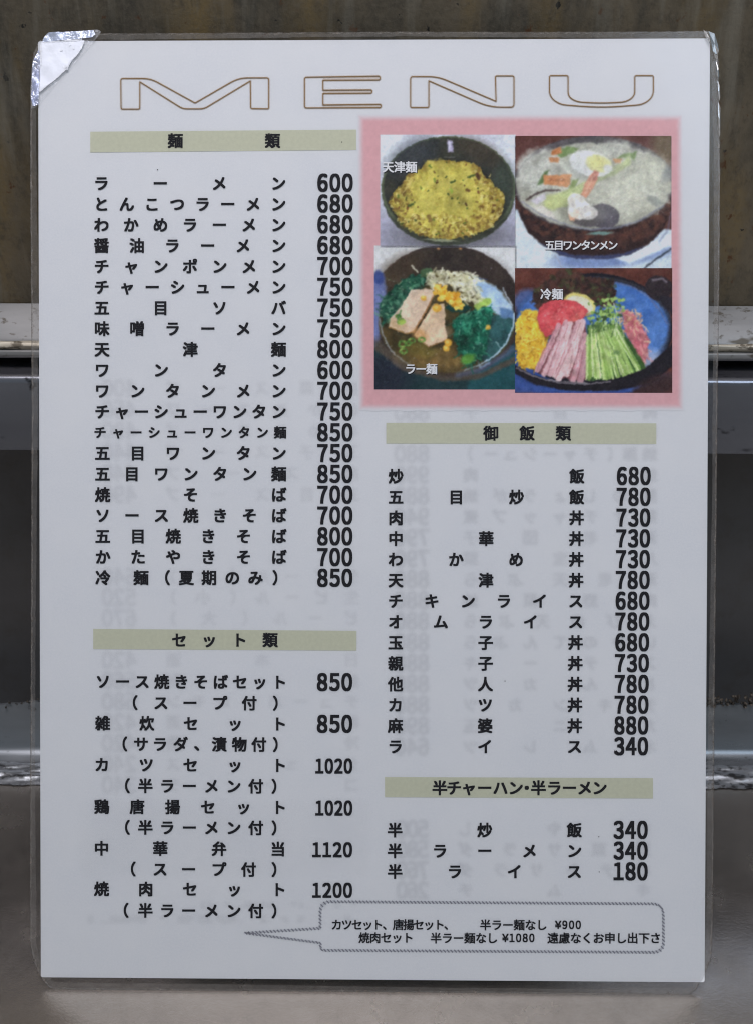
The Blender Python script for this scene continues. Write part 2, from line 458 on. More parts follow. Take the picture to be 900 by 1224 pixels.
RW = [('炒飯', '680'), ('五目炒飯', '780'), ('肉丼', '730'), ('中華丼', '730'), ('わかめ丼', '730'), ('天津丼', '780'), ('チキンライス', '680'),
      ('オムライス', '780'), ('玉子丼', '680'), ('親子丼', '730'), ('他人丼', '780'), ('カツ丼', '780'), ('麻婆丼', '880'), ('ライス', '340')]
for i, (nm, pr) in enumerate(RW):
    y = 569.2 + 24.84 * i
    dish(spread(nm, 473.1 - 0.06 * i, 688.9 - 0.22 * i), y, EM - 0.2, (pr, 735.6 - 0.25 * i, 777.9 - 0.24 * i, y - 0.3, 21.8))
for i, (nm, pr) in enumerate([('半炒飯', '340'), ('半ラーメン', '340'), ('半ライス', '180')]):
    y = 992 + 24.75 * i
    dish(spread(nm, 471.9, 685.8), y, EM - 0.2, (pr, 731.6, 774.3, y - 0.2, 21.8))

# heading bars
def bar(quad, chars, y, em=EM):
    k = Ink()
    n = 40
    a, b, c, d = [np.array(q, float) for q in quad]
    top = [a + (b - a) * i / n for i in range(n + 1)]; bot = [d + (c - d) * i / n for i in range(n + 1)]
    v = np.array(top + bot); f = []
    for i in range(n): f += [(i, i + 1, n + 2 + i), (i, n + 2 + i, n + 1 + i)]
    k.add(v, np.array(f))
    o = k.build('heading_bar', bar_m, menu, Z_BAR)
    g = Ink()
    for c_, x in chars: g.char(c_, x, y, em)
    g.build('heading_lettering', ink_black, o, Z_TEXT)
bar([(108.5, 157.5), (426, 155), (426, 179.3), (108.5, 182.3)], [('麺', 210.3), ('類', 326.2)], 168.3)
bar([(112, 751.7), (426.4, 754), (426.4, 777.7), (112, 775.8)], [('セ', 214.9), ('ッ', 250.6), ('ト', 286.8), ('類', 323.4)], 764.9)
bar([(461.4, 505.4), (783.8, 506), (783.8, 530.8), (461.4, 530.2)], [('御', 586.3), ('飯', 629.4), ('類', 672.6)], 517.8)
bar([(459.8, 928.7), (779.9, 930), (779.9, 954.4), (459.8, 952.8)],
    list(zip('半チャーハン・半ラーメン', (525.2, 542.3, 559.8, 578.8, 597.5, 615.8, 629, 643, 661.7, 680, 698.2, 716))), 941.5)

# title: outlined wide capitals
def rounded(pts, r=3.0, n=5):
    """pts: (x, y) sharp corners or (x, y, radius)"""
    out = []; m = len(pts)
    for i in range(m):
        p = np.array(pts[i][:2], float); rr = pts[i][2] if len(pts[i]) > 2 else r
        a = np.array(pts[i - 1][:2], float); b = np.array(pts[(i + 1) % m][:2], float)
        da, db = a - p, b - p; la, lb = np.linalg.norm(da), np.linalg.norm(db)
        q = min(rr, la * 0.49, lb * 0.49)
        s, e = p + da / la * q, p + db / lb * q
        for k in range(n + 1):
            u = k / n; out.append((1 - u) ** 2 * s + 2 * u * (1 - u) * p + u * u * e)
    return np.array(out)
def from_crop(pts, k, ox, oy): return [(ox + p[0] / k, oy + p[1] / k, *((p[2] / k,) if len(p) > 2 else ())) for p in pts]
K6 = (2.727, 130, 80); K7 = (2.571, 450, 80)
LM = from_crop([(42, 138, 6), (41, 38, 8), (138, 38, 26), (283, 118, 3), (425, 36, 30), (523, 36, 8), (523, 137, 6), (464, 136, 6), (463, 46, 1), (312, 137, 14), (243, 137, 14), (103, 49, 1), (103, 138, 6)], *K6)
LE = from_crop([(639, 34, 8), (884, 30, 7), (884, 43, 7), (699, 44, 1), (699, 76, 1), (858, 75, 6), (858, 86, 6), (699, 87, 1), (699, 124, 1), (887, 122, 7), (887, 133, 7), (639, 134, 8)], *K6)
LN = from_crop([(104, 125, 5), (104, 30, 8), (188, 30, 30), (366, 106, 1), (364, 28, 5), (421, 28, 6), (421, 124, 10), (346, 124, 40), (160, 43, 1), (160, 125, 5)], *K7)
LU = from_crop([(530, 27, 6), (587, 27, 6), (587, 92, 20), (615, 108, 60), (690, 112, 80), (765, 108, 60), (792, 90, 24), (792, 27, 6), (849, 27, 6), (849, 92, 24), (818, 116, 60), (690, 126, 80), (562, 116, 60), (530, 92, 24)], *K7)
ttl = Ink()
for g in (LM, LE, LN, LU):
    ttl.stroke(rounded(g), 1.05, True)
t_ink = flat_ink('brown_outline', ink((122, 98, 66)))
title = ttl.build('title_lettering', t_ink, menu, Z_TEXT)
gl = Ink()
for g in (LM, LE, LN, LU): gl.stroke(rounded(g), 3.2, True)
ins = from_crop([(699, 36), (880, 33), (880, 41), (699, 43)], *K6); gl.poly(ins)
gl.poly(from_crop([(699, 77), (855, 76), (855, 85), (699, 86)], *K6)); gl.poly(from_crop([(699, 125), (884, 124), (884, 131), (699, 133)], *K6))
tg = NT('tan_halo'); mx = tg.n('ShaderNodeMixShader'); mx.inputs[0].default_value = 0.22
tr = tg.n('ShaderNodeBsdfTransparent'); tg.l(tr.outputs[0], mx.inputs[1]); tg.l(tg.principled(ink((188, 160, 130)), 0.8, 0, 0.1), mx.inputs[2])
gl.build('outline_halo', tg.done(mx.outputs[0]), title, Z_BAR)

# note bubble, hatched grey outline with a tail
bub = Ink()
BX0, BX1 = 383.0, 792.0
outl = rounded([(383.2, 1127, .5), (294, 1115.2, .5), (383, 1109.5, .5), (383, 1077.6, 13), (792, 1080.3, 13), (792.5, 1138.2, 13), (383.4, 1135.8, 13)], 13, 8)
def resample(p, step, closed=True):
    q = np.vstack([p, p[:1]]) if closed else np.asarray(p)
    d = np.r_[0, np.cumsum(np.linalg.norm(np.diff(q, axis=0), axis=1))]
    s = np.arange(0, d[-1], step)
    return np.stack([np.interp(s, d, q[:, 0]), np.interp(s, d, q[:, 1])], 1)
pth = resample(outl, 1.0)
bub.stroke(pth, 2.8, True, 0)
hp = resample(outl, 4.3)
for i in range(len(hp)):
    x, y = hp[i]
    bub.stroke([(x - 1.5, y - 1.5), (x + 1.5, y + 1.5)], 1.4, False, 1)
bg1 = flat_ink('bubble_grey', ink((172, 174, 183))); bg2 = flat_ink('bubble_hatch', ink((112, 112, 124)))
bubble = bub.build('note_bubble', [bg1, bg2], menu, Z_BAR)
# hatch a hair above the grey band
me = bubble.data
mi = np.empty(len(me.polygons), np.int32); me.polygons.foreach_get('material_index', mi)
for p_ in me.polygons:
    if p_.material_index == 1:
        for vi in p_.vertices: me.vertices[vi].co.z = Z_PIC
nt = Ink()
def run(txt, x0, x1, y, em, bold=0.024):
    p = (x1 - x0) / len(txt)
    for i, c in enumerate(txt):
        x = x0 + p * (i + 0.5)
        if c.isdigit(): nt.char(chr(0xFF10 + int(c)), x, y, em * 0.98, xs=0.80, bold=bold + .006, bbox=True)
        elif c == '¥': nt.char(c, x, y, em, xs=1.0, bold=bold, bbox=True)
        else: nt.char(c, x, y, em, bold=bold)
run('カツセット、唐揚セット、', 396.5, 543, 1105, 13.6); run('半ラー麺なし', 573, 653.5, 1105.3, 13.6); run('¥900', 662.5, 694.5, 1105.2, 13.2)
run('焼肉セット', 429, 494, 1120.6, 13.6); run('半ラー麺なし', 514, 594.5, 1121, 13.6); run('¥1080', 599.5, 639, 1120.8, 13.2); run('遠慮なくお申し出下さ', 653.5, 789.5, 1121, 13.8)
nt.build('note_lettering', ink_black, bubble, Z_TEXT)

# tiny printer specks
sp = Ink()
for (x, y) in ((603, 814), (715, 1000), (715.5, 1042), (189, 203), (409, 170)):
    sp.poly([(x - .6, y - .6), (x + .6, y - .5), (x + .5, y + .6), (x - .5, y + .5)])
sp.build('speck_marking', ink_black, menu, Z_TEXT)

# ---- flat printed pictures: dense sheets coloured by vertex colour
def attr_mat(name, alpha=False, rough=0.75):
    t = NT(name)
    a = t.n('ShaderNodeVertexColor', layer_name='print')
    sh = t.principled(a.outputs[0], rough, 0, 0.2)
    if alpha:
        m = t.n('ShaderNodeMixShader'); tr = t.n('ShaderNodeBsdfTransparent')
        t.l(a.outputs[1], m.inputs[0]); t.l(tr.outputs[0], m.inputs[1]); t.l(sh, m.inputs[2]); sh = m.outputs[0]
    return t.done(sh)
def raster_sheet(name, X, Y, rgba, mat, parent, z, cull=True):
    """X, Y pixel grids (h, w) in photo pixels; rgba (h, w, 4) albedo"""
    h, w = X.shape
    V = sheet_pts(X.ravel(), Y.ravel(), z)
    idx = np.arange(h * w).reshape(h, w)
    F = np.stack([idx[1:, :-1], idx[1:, 1:], idx[:-1, 1:], idx[:-1, :-1]], -1).reshape(-1, 4)
    A = rgba.reshape(-1, 4)
    if cull:
        keep = (A[:, 3][F] > 0.004).any(1); F = F[keep]
        used = np.zeros(h * w, bool); used[F.ravel()] = True
        mp = np.cumsum(used) - 1; V = V[used]; A = A[used]; F = mp[F]
    me = mesh_np(name, V, F)
    at = me.color_attributes.new('print', 'FLOAT_COLOR', 'POINT')
    at.data.foreach_set('color', A.astype(np.float32).ravel())
    return link(name, me, mat, parent)

def vnoise(h, w, cell, seed, octv=3):
    rg = np.random.default_rng(seed); out = np.zeros((h, w)); amp = 1; tot = 0
    for o in range(octv):
        c = max(cell / 2 ** o, 1.0)
        gh, gw = int(h / c) + 3, int(w / c) + 3
        g = rg.random((gh, gw))
        yy = np.arange(h) / c; xx = np.arange(w) / c
        y0 = yy.astype(int); x0 = xx.astype(int); fy = (yy - y0)[:, None]; fx = (xx - x0)[None]
        fy = fy * fy * (3 - 2 * fy); fx = fx * fx * (3 - 2 * fx)
        n = (g[y0][:, x0] * (1 - fy) * (1 - fx) + g[y0 + 1][:, x0] * fy * (1 - fx) + g[y0][:, x0 + 1] * (1 - fy) * fx + g[y0 + 1][:, x0 + 1] * fy * fx)
        out += amp * n; tot += amp; amp *= 0.55
    return out / tot

def blur(a, r):
    k = np.exp(-0.5 * (np.arange(-3 * int(r + 1), 3 * int(r + 1) + 1) / r) ** 2); k /= k.sum()
    p = len(k) // 2
    for ax in (0, 1):
        pad = [(0, 0)] * a.ndim; pad[ax] = (p, p)
        b = np.pad(a, pad, mode='edge'); o = np.zeros_like(a)
        for i, q in enumerate(k):
            sl = [slice(None)] * a.ndim; sl[ax] = slice(i, i + a.shape[ax]); o += q * b[tuple(sl)]
        a = o
    return a

class Paint:
    """a small picture painted in crop coordinates (photo px = origin + c / k)"""
    def __init__(s, k, ox, oy, x0, y0, x1, y1, base, res=3.0):
        s.k, s.ox, s.oy = k, ox, oy
        s.step = k / res
        s.w = int((x1 - x0) / s.step) // 2 * 2; s.h = int((y1 - y0) / s.step) // 2 * 2
        s.x = x0 + (np.arange(s.w) + .5) * (x1 - x0) / s.w; s.y = y0 + (np.arange(s.h) + .5) * (y1 - y0) / s.h
        s.X, s.Y = np.meshgrid(s.x, s.y)
        s.c = np.ones((s.h, s.w, 3)) * np.array(base, float)
        s.seed = int(x0 * 7 + y0 * 13 + k * 100)
    def nz(s, cell, octv=3):
        s.seed += 1; return vnoise(s.h, s.w, cell / s.step, s.seed, octv)
    def put(s, m, col, var=0, cell=20, col2=None):
        col = np.array(col, float)
        if col2 is not None:
            q = np.clip((s.nz(cell) - .5) * 2.6 + .5, 0, 1)[..., None]; c = col * (1 - q) + np.array(col2, float) * q
        else: c = np.ones_like(s.c) * col
        if var: c = c + ((s.nz(cell) - .5) * 2 * var)[..., None]
        m = m[..., None]; s.c = s.c * (1 - m) + c * m
    def m_ell(s, cx, cy, rx, ry, rot=0, soft=4, wob=0, wc=40):
        a = R(rot); dx, dy = s.X - cx, s.Y - cy
        u = (dx * math.cos(a) + dy * math.sin(a)) / rx; v = (-dx * math.sin(a) + dy * math.cos(a)) / ry
        d = (1 - np.sqrt(u * u + v * v)) * min(rx, ry)
        if wob: d = d + (s.nz(wc) - .5) * 2 * wob
        return np.clip(d / soft + .5, 0, 1)
    def m_poly(s, pts, soft=4, wob=0, wc=30):
        p = np.array(pts, float)
        if wob:
            n1 = (s.nz(wc) - .5) * 2 * wob; n2 = (s.nz(wc) - .5) * 2 * wob; X, Y = s.X + n1, s.Y + n2
        else: X, Y = s.X, s.Y
        ins = np.zeros(X.shape, bool); d2 = np.full(X.shape, 1e12)
        for i in range(len(p)):
            (ax, ay), (bx, by) = p[i], p[(i + 1) % len(p)]
            if ay != by:
                c = ((ay > Y) != (by > Y)) & (X < (bx - ax) * (Y - ay) / (by - ay) + ax); ins ^= c
            ex, ey = bx - ax, by - ay; tt = np.clip(((X - ax) * ex + (Y - ay) * ey) / (ex * ex + ey * ey + 1e-9), 0, 1)
            d2 = np.minimum(d2, (X - ax - tt * ex) ** 2 + (Y - ay - tt * ey) ** 2)
        d = np.sqrt(d2) * np.where(ins, 1, -1)
        return np.clip(d / soft + .5, 0, 1)
    def stroke(s, pts, w, col, a=1.0, soft=3, w1=None):
        p = np.array(pts, float); mg = w + soft + 4
        xa, xb = np.searchsorted(s.x, [p[:, 0].min() - mg, p[:, 0].max() + mg]); ya, yb = np.searchsorted(s.y, [p[:, 1].min() - mg, p[:, 1].max() + mg])
        if xb <= xa or yb <= ya: return
        X, Y = s.X[ya:yb, xa:xb], s.Y[ya:yb, xa:xb]; best = np.full(X.shape, -1e9); n = len(p) - 1
        for i in range(n):
            (ax, ay), (bx, by) = p[i], p[i + 1]; ex, ey = bx - ax, by - ay
            tt = np.clip(((X - ax) * ex + (Y - ay) * ey) / (ex * ex + ey * ey + 1e-9), 0, 1)
            ww = w if w1 is None else w + (w1 - w) * (i + tt) / n
            best = np.maximum(best, ww / 2 - np.sqrt((X - ax - tt * ex) ** 2 + (Y - ay - tt * ey) ** 2))
        m = (np.clip(best / soft + .5, 0, 1) * a)[..., None]
        s.c[ya:yb, xa:xb] = s.c[ya:yb, xa:xb] * (1 - m) + np.array(col, float) * m
    def dots(s, mask_fn, n, r, cols, a=1.0, box=None, seed=1, elong=1.6):
        rg = random.Random(seed); x0, y0, x1, y1 = box; k = 0; tries = 0
        while k < n and tries < n * 20:
            tries += 1
            x, y = rg.uniform(x0, x1), rg.uniform(y0, y1)
            if not mask_fn(x, y): continue
            rr = rg.uniform(*r); an = rg.uniform(0, math.pi); l = rr * rg.uniform(0, elong)
            s.stroke([(x - l * math.cos(an), y - l * math.sin(an)), (x + l * math.cos(an), y + l * math.sin(an))], rr * 2, rg.choice(cols), a, 4); k += 1
    def finish(s, name, label, parent, z, mat, soft=0.7):
        c = s.c + RNG.normal(0, 5.0, s.c.shape)
        c = c.reshape(s.h // 2, 2, s.w // 2, 2, 3).mean((1, 3))
        hh, ww = c.shape[:2]
        wy = (vnoise(hh, ww, 5, s.seed + 71, 2) - .5) * 2.6; wx = (vnoise(hh, ww, 5, s.seed + 72, 2) - .5) * 2.6     # print softness: ragged edges
        iy = np.clip(np.round(np.arange(hh)[:, None] + wy), 0, hh - 1).astype(int); ix = np.clip(np.round(np.arange(ww)[None] + wx), 0, ww - 1).astype(int)
        c = blur(c[iy, ix], soft)
        c = c * (1 + (vnoise(hh, ww, 7, s.seed + 73, 3) - .5)[..., None] * .17)
        c = c + (vnoise(hh, ww, 3, 5, 2) - .5)[..., None] * 14
        c = (c.mean(-1, keepdims=True) * .10 + c * .90) * 1.05
        rgb = ink(np.clip(c, 2, 250))
        x = s.x.reshape(-1, 2).mean(1); y = s.y.reshape(-1, 2).mean(1)
        X, Y = np.meshgrid(s.ox + x / s.k, s.oy + y / s.k)
        o = raster_sheet(name, X, Y, np.concatenate([rgb, np.ones(rgb.shape[:2] + (1,))], -1), mat, parent, z, False)
        if label: o['label'] = label
        return o
    def under(s, pts, dx, dy, soft, a, col=(28, 24, 20)):
        s.put(s.m_poly([(x + dx, y + dy) for x, y in pts], soft) * a, col)
    def glints(s, f, n, box, seed, a=.7, w=(2.5, 4.5), col=(238, 240, 244)):
        rg = random.Random(seed); k = 0
        for q in range(n * 12):
            x, y = rg.uniform(box[0], box[2]), rg.uniform(box[1], box[3])
            if k >= n: break
            if not f(x, y): continue
            k += 1; l = rg.uniform(1, 7); an = rg.gauss(0, .7)
            s.stroke([(x, y), (x + l * math.cos(an), y + l * math.sin(an))], rg.uniform(*w), col, a * rg.uniform(.4, 1), 4)
    def shade(s, f, n, box, seed, r=(14, 40), a=.22):
        rg = random.Random(seed); k = 0
        for q in range(n * 12):
            x, y = rg.uniform(box[0], box[2]), rg.uniform(box[1], box[3])
            if k >= n: break
            if not f(x, y): continue
            k += 1; rr = rg.uniform(*r); m = s.m_ell(x, y, rr * rg.uniform(1, 2), rr * .7, rg.uniform(0, 180), rr) * a
            s.tone(m, rg.choice([(.62, .60, .58), (.72, .7, .68), (1.22, 1.22, 1.24), (1.16, 1.15, 1.12)]))
    def tone(s, m, f):
        s.c = s.c * (1 - m[..., None] + m[..., None] * np.array(f, float))

def inell(cx, cy, rx, ry): return lambda x, y: ((x - cx) / rx) ** 2 + ((y - cy) / ry) ** 2 < 1
def inpoly(p):
    def f(x, y):
        r = False
        for i in range(len(p)):
            (ax, ay), (bx, by) = p[i], p[(i + 1) % len(p)]
            if (ay > y) != (by > y) and x < (bx - ax) * (y - ay) / (by - ay) + ax: r = not r
        return r
    return f
photo_m = attr_mat('photo_print')

# pink frame round the pictures
def pink_frame():
    xs = np.arange(424, 822, 1.0); ys = np.arange(132, 497, 1.0); X, Y = np.meshgrid(xs, ys)
    sk = (Y - 141) / 346
    dx = np.minimum(X - (431.5 + 1 * sk), (811.5 + 1.5 * sk) - X); dy = np.minimum(Y - 141, 486.5 - Y)
    d = np.minimum(dx, dy) + (vnoise(*X.shape, 5, 3, 2) - .5) * .8
    a = np.clip(d / 10 + .5, 0, 1); a = a * a * (3 - 2 * a) * 0.97
    col = np.ones(X.shape + (3,)) * np.array((205, 160, 168.)) + (vnoise(*X.shape, 4, 8, 3) - .5)[..., None] * 12
    rgb = ink(col) * a[..., None] + np.array([.792, .796, .808]) * (1 - a[..., None])
    rgba = np.concatenate([rgb, np.where(a > .01, 1.0, 0.0)[..., None]], -1)
    return raster_sheet('photo_border', X, Y, rgba, attr_mat('pink_border'), menu, Z_BAR)
pink_frame()

# --- picture 1: yellow omelette over noodles in a dark bowl
def picture_one():
    p = Paint(4.865, 440, 150, 68, 52, 856, 712, (186, 190, 206))
    Y = (p.Y - 50) / 660
    p.put(np.clip((Y - .55) * 4, 0, 1), (160, 160, 184)); p.put(p.m_ell(90, 120, 120, 120, soft=120), (206, 212, 224)); p.put(p.m_ell(830, 110, 90, 120, soft=110), (200, 206, 220))
    p.put(p.m_ell(480, 640, 330, 95, soft=70), (112, 112, 124))
    p.put(p.m_ell(466, 395, 386, 304, soft=8), (66, 72, 62), 10, 90)
    p.put(p.m_ell(466, 368, 390, 305, soft=5), (88, 98, 76), 10, 60)
    p.put(p.m_ell(466, 362, 376, 290, soft=8), (48, 50, 47), 9, 60, (60, 60, 52))
    p.put(p.m_ell(250, 190, 150, 90, -30, 80) * .6, (60, 66, 78)); p.put(p.m_ell(640, 150, 140, 60, 25, 60) * .5, (72, 60, 50))
    p.put(p.m_ell(770, 380, 70, 160, 8, 40) * .7, (62, 74, 66))
    p.put(p.m_poly([(458, 88), (488, 86), (492, 150), (462, 156)], 12, 4), (168, 162, 196)); p.stroke([(470, 95), (472, 140)], 10, (206, 204, 222), .8, 8); p.stroke([(440, 184), (500, 186)], 5, (110, 112, 110), .7, 5)
    ol = [(345, 205), (430, 205), (560, 206), (640, 243), (655, 280), (705, 320), (725, 350), (782, 392), (787, 450), (776, 520), (742, 562), (690, 608), (600, 642), (480, 662), (350, 652), (250, 612), (190, 580), (163, 540), (150, 500), (124, 440), (148, 400), (190, 350), (228, 290), (300, 258)]
    p.under(ol, 4, 12, 50, .75)
    p.put(p.m_poly(ol, 7, 14, 34), (136, 112, 52), 18, 26, (168, 148, 66))
    inner = [(340, 225), (440, 222), (560, 228), (620, 270), (690, 350), (730, 400), (690, 470), (640, 560), (560, 560), (500, 620), (420, 640), (300, 610), (200, 530), (160, 440), (230, 350), (280, 290)]
    p.put(p.m_poly(inner, 44, 30, 50), (178, 168, 76), 16, 30, (190, 180, 84))
    p.put(p.m_ell(430, 400, 190, 110, -10, 90, 30) * .7, (196, 186, 92), 12, 40)
    p.put(p.m_ell(330, 560, 110, 60, 10, 60, 20) * .6, (192, 182, 82), 14, 30)
    f = inpoly(ol); bx = (120, 200, 790, 660)
    p.dots(lambda x, y: f(x, y) and (y > 520 or x > 620 or x < 260), 520, (4, 9), [(120, 92, 44), (106, 80, 40), (200, 184, 96), (214, 204, 130), (150, 122, 52), (176, 160, 70)], .6, bx, 2)
    p.dots(f, 420, (3, 7), [(200, 190, 100), (170, 156, 62), (188, 180, 86), (160, 140, 60)], .5, bx, 3)
    p.dots(f, 42, (3, 7), [(84, 60, 34), (70, 84, 40), (96, 116, 48), (110, 70, 40)], .8, bx, 4)
    p.shade(f, 60, bx, 41, (14, 34), .28); p.glints(f, 60, bx, 42, .5, (2.5, 4.5), (226, 220, 160))
    for q in ([(580, 300), (615, 288)], [(235, 468), (258, 458)], [(480, 332), (505, 322)]): p.stroke(q, 13, (74, 92, 44), .95, 5)
    p.stroke([(632, 285), (640, 308)], 20, (72, 46, 34), .9, 8); p.stroke([(478, 372), (486, 386)], 14, (140, 170, 60), .8, 6); p.stroke([(383, 310), (387, 330)], 12, (110, 130, 52), .8, 6)
    p.stroke([(350, 530), (362, 548)], 24, (120, 92, 52), .8, 10); p.stroke([(565, 455), (570, 465)], 12, (70, 50, 34), .8, 6); p.stroke([(570, 375), (585, 380)], 16, (92, 64, 40), .8, 6)
    for q in ([(210, 320), (250, 330), (200, 390)], [(700, 300), (712, 285)], [(740, 540), (768, 520)]): p.stroke(q, 7, (196, 180, 110), .7, 5)
    p.put(p.m_ell(420, 668, 90, 8, 3, 6) * .8, (150, 158, 130))
    return p.finish('food_photo', 'photo of yellow omelette in a dark bowl', menu, Z_PIC, photo_m)
P1 = picture_one()

# --- picture 2: seafood and egg soup in a brown mottled bowl
def picture_two():
    p = Paint(4.5, 610, 150, 20, 55, 865, 770, (92, 58, 54))
    p.put(np.ones_like(p.X), (92, 56, 52), 12, 60); p.put(p.m_ell(850, 90, 90, 120, soft=60), (104, 88, 70), 8)
    p.put(p.m_poly([(0, 440), (300, 560), (900, 560), (900, 800), (0, 800)], 12), (188, 202, 218), 8, 60)
    p.put(p.m_ell(110, 660, 150, 160, soft=90) * .6, (204, 214, 224))
    p.put(p.m_ell(560, 690, 330, 70, -8, 30), (120, 140, 186), 12, 40); p.put(p.m_poly([(560, 712), (880, 560), (880, 640), (640, 745)], 18), (206, 216, 228))
    p.stroke([(715, 770), (800, 705), (870, 660)], 9, (52, 58, 70), .95, 5); p.stroke([(240, 705), (262, 735), (270, 760)], 6, (150, 150, 168), .8, 5)
    # bowl outside
    body = [(18, 320), (40, 470), (90, 570), (170, 645), (260, 695), (360, 716), (520, 718), (640, 696), (740, 640), (820, 560), (868, 430), (868, 300)]
    p.put(p.m_poly(body, 8), (52, 36, 36), 8, 40)
    p.put(p.m_poly([(150, 630), (260, 694), (360, 716), (520, 718), (640, 694), (720, 648), (600, 690), (470, 700), (340, 696), (240, 668)], 10), (60, 66, 104), 8)
    f = inpoly([(20, 380), (60, 440), (200, 530), (430, 580), (640, 560), (800, 470), (866, 400), (850, 480), (760, 590), (600, 650), (420, 660), (260, 640), (130, 560), (50, 470)])
    p.dots(f, 340, (6, 14), [(92, 58, 50), (104, 66, 54), (80, 50, 45), (44, 34, 36), (68, 46, 44)], .55, (20, 370, 868, 670), 5)
    # rim and inside
    p.put(p.m_ell(444, 312, 432, 256, soft=6), (74, 66, 72), 12, 50)
    p.put(p.m_ell(444, 308, 418, 246, soft=6), (62, 60, 64), 10, 40, (84, 78, 84))
    p.put(p.m_ell(444, 326, 416, 230, soft=10, wob=10), (178, 180, 170), 12, 60)
    p.put(p.m_ell(640, 330, 210, 150, soft=60, wob=30), (188, 189, 178), 16, 50); p.put(p.m_ell(700, 230, 150, 80, soft=50, wob=25), (186, 188, 176), 14, 30)
    p.put(p.m_ell(150, 240, 130, 110, -35, 50, 25), (182, 184, 180), 18, 26); p.put(p.m_ell(560, 130, 110, 45, soft=26, wob=20), (184, 186, 180), 18, 20)
    rg = random.Random(8)
    for q in range(460):                                       # noodle and cabbage strands
        if q < 150: x, y = rg.uniform(40, 290), rg.uniform(150, 390)
        elif q < 260: x, y = rg.uniform(430, 680), rg.uniform(95, 175)
        else: x, y = rg.uniform(520, 850), rg.uniform(170, 480)
        if not inell(444, 322, 402, 222)(x, y): continue
        a = rg.uniform(0, math.pi); l = rg.uniform(12, 38); b = a + rg.uniform(-.9, .9)
        g = rg.choice([(208, 210, 206), (218, 218, 214), (156, 158, 150), (198, 200, 190), (164, 164, 158), (188, 192, 182)])
        p.stroke([(x, y), (x + l * math.cos(a), y + l * math.sin(a) * .7), (x + l * (math.cos(a) + math.cos(b)), y + l * (math.sin(a) + math.sin(b)) * .7)], rg.uniform(2.5, 6), g, .55, 4)
    sf = inell(444, 326, 400, 216); p.shade(sf, 90, (40, 100, 850, 540), 51, (14, 44), .24)
    p.put(p.m_ell(444, 326, 416, 230, soft=60) * 0 + np.clip(1 - p.m_ell(444, 326, 400, 214, soft=70), 0, 1) * p.m_ell(444, 326, 416, 230, soft=10) * .35, (110, 106, 100))
    p.put(p.m_poly([(180, 250), (210, 240), (175, 310), (140, 320)], 10, 5), (82, 108, 62), 14, 14); p.put(p.m_poly([(240, 150), (300, 110), (365, 120), (340, 145), (270, 175)], 10, 8), (108, 134, 78), 18, 16)
    p.put(p.m_poly([(560, 185), (610, 155), (680, 140), (665, 190), (640, 170)], 10, 6), (104, 132, 74), 16, 14)
    p.put(p.m_poly([(222, 130), (270, 115), (275, 150), (215, 160)], 7, 4), (186, 116, 70), 14, 16); p.put(p.m_poly([(205, 170), (265, 175), (255, 200), (210, 198)], 7, 4), (180, 120, 80), 12)
    p.put(p.m_poly([(548, 180), (600, 180), (590, 202), (555, 200)], 7, 3), (184, 128, 84), 10); p.put(p.m_poly([(330, 300), (365, 285), (340, 345), (305, 350)], 10, 5), (120, 140, 80), 14, 14)
    p.put(p.m_poly([(176, 266), (328, 264), (318, 318), (300, 332), (178, 318)], 6, 4), (196, 130, 84), 12, 20); p.put(p.m_poly([(205, 284), (300, 288), (290, 302), (205, 298)], 6, 2) * .7, (160, 96, 60))
    # leek
    p.put(p.m_poly([(640, 150), (646, 210), (560, 262), (470, 300), (400, 350), (300, 440), (200, 450), (180, 420), (260, 360), (380, 312), (470, 268), (590, 225)], 10, 5), (172, 184, 130), 12, 24)
    for q in range(9): o = q * 5 - 20; p.stroke([(630, 190 + o * .5), (480, 280 + o * .7), (330, 360 + o), (215, 420 + o * .6)], 4, rg.choice([(196, 208, 150), (150, 170, 96)]), .5, 4)
    p.put(p.m_ell(230, 410, 60, 42, -10, 20, 6), (182, 190, 134), 10)
    p.put(p.m_ell(430, 218, 128, 76, 14, 30) * .5, (100, 104, 92))
    p.put(p.m_ell(428, 205, 116, 68, 14, 8), (214, 216, 220), 6, 40); p.put(p.m_ell(370, 235, 60, 40, 30, 40) * .5, (190, 192, 200))
    p.put(p.m_ell(470, 205, 72, 46, 14, 10, 6), (204, 202, 140), 8, 30); p.put(p.m_ell(462, 198, 40, 26, 14, 24) * .7, (214, 210, 130)); p.put(p.m_ell(520, 232, 24, 22, 0, 14), (206, 208, 212))
    # squid, shell, mushroom
    p.stroke([(84, 402), (130, 370), (185, 350), (262, 350)], 10, (70, 56, 56), .95, 6); p.put(p.m_poly([(100, 405), (185, 365), (190, 395), (140, 425)], 8), (196, 192, 204), 8)
    p.put(p.m_poly([(130, 440), (170, 430), (235, 480), (240, 505), (170, 490)], 10, 4), (206, 202, 198), 8)
    p.put(p.m_ell(500, 488, 84, 66, 10, 6), (90, 86, 96), 10, 30); p.put(p.m_ell(485, 480, 40, 36, 20, 30) * .55, (126, 124, 132)); p.put(p.m_ell(400, 520, 70, 24, 8, 10), (92, 86, 94), 8)
    p.put(p.m_poly([(730, 370), (790, 390), (820, 420), (780, 440), (735, 410)], 12, 6), (138, 142, 140), 10); p.put(p.m_ell(840, 260, 24, 50, 20, 20) * .7, (120, 124, 130))
    p.put(p.m_ell(380, 470, 110, 70, 10, 40) * .4, (90, 88, 80))
    # prawn
    p.put(p.m_poly([(310, 470), (345, 500), (340, 515), (318, 508)], 8), (206, 150, 120)); p.put(p.m_poly([(448, 242), (472, 252), (468, 290), (432, 350), (405, 392), (376, 372), (398, 310), (425, 268)], 6, 3), (206, 140, 112), 10, 20)
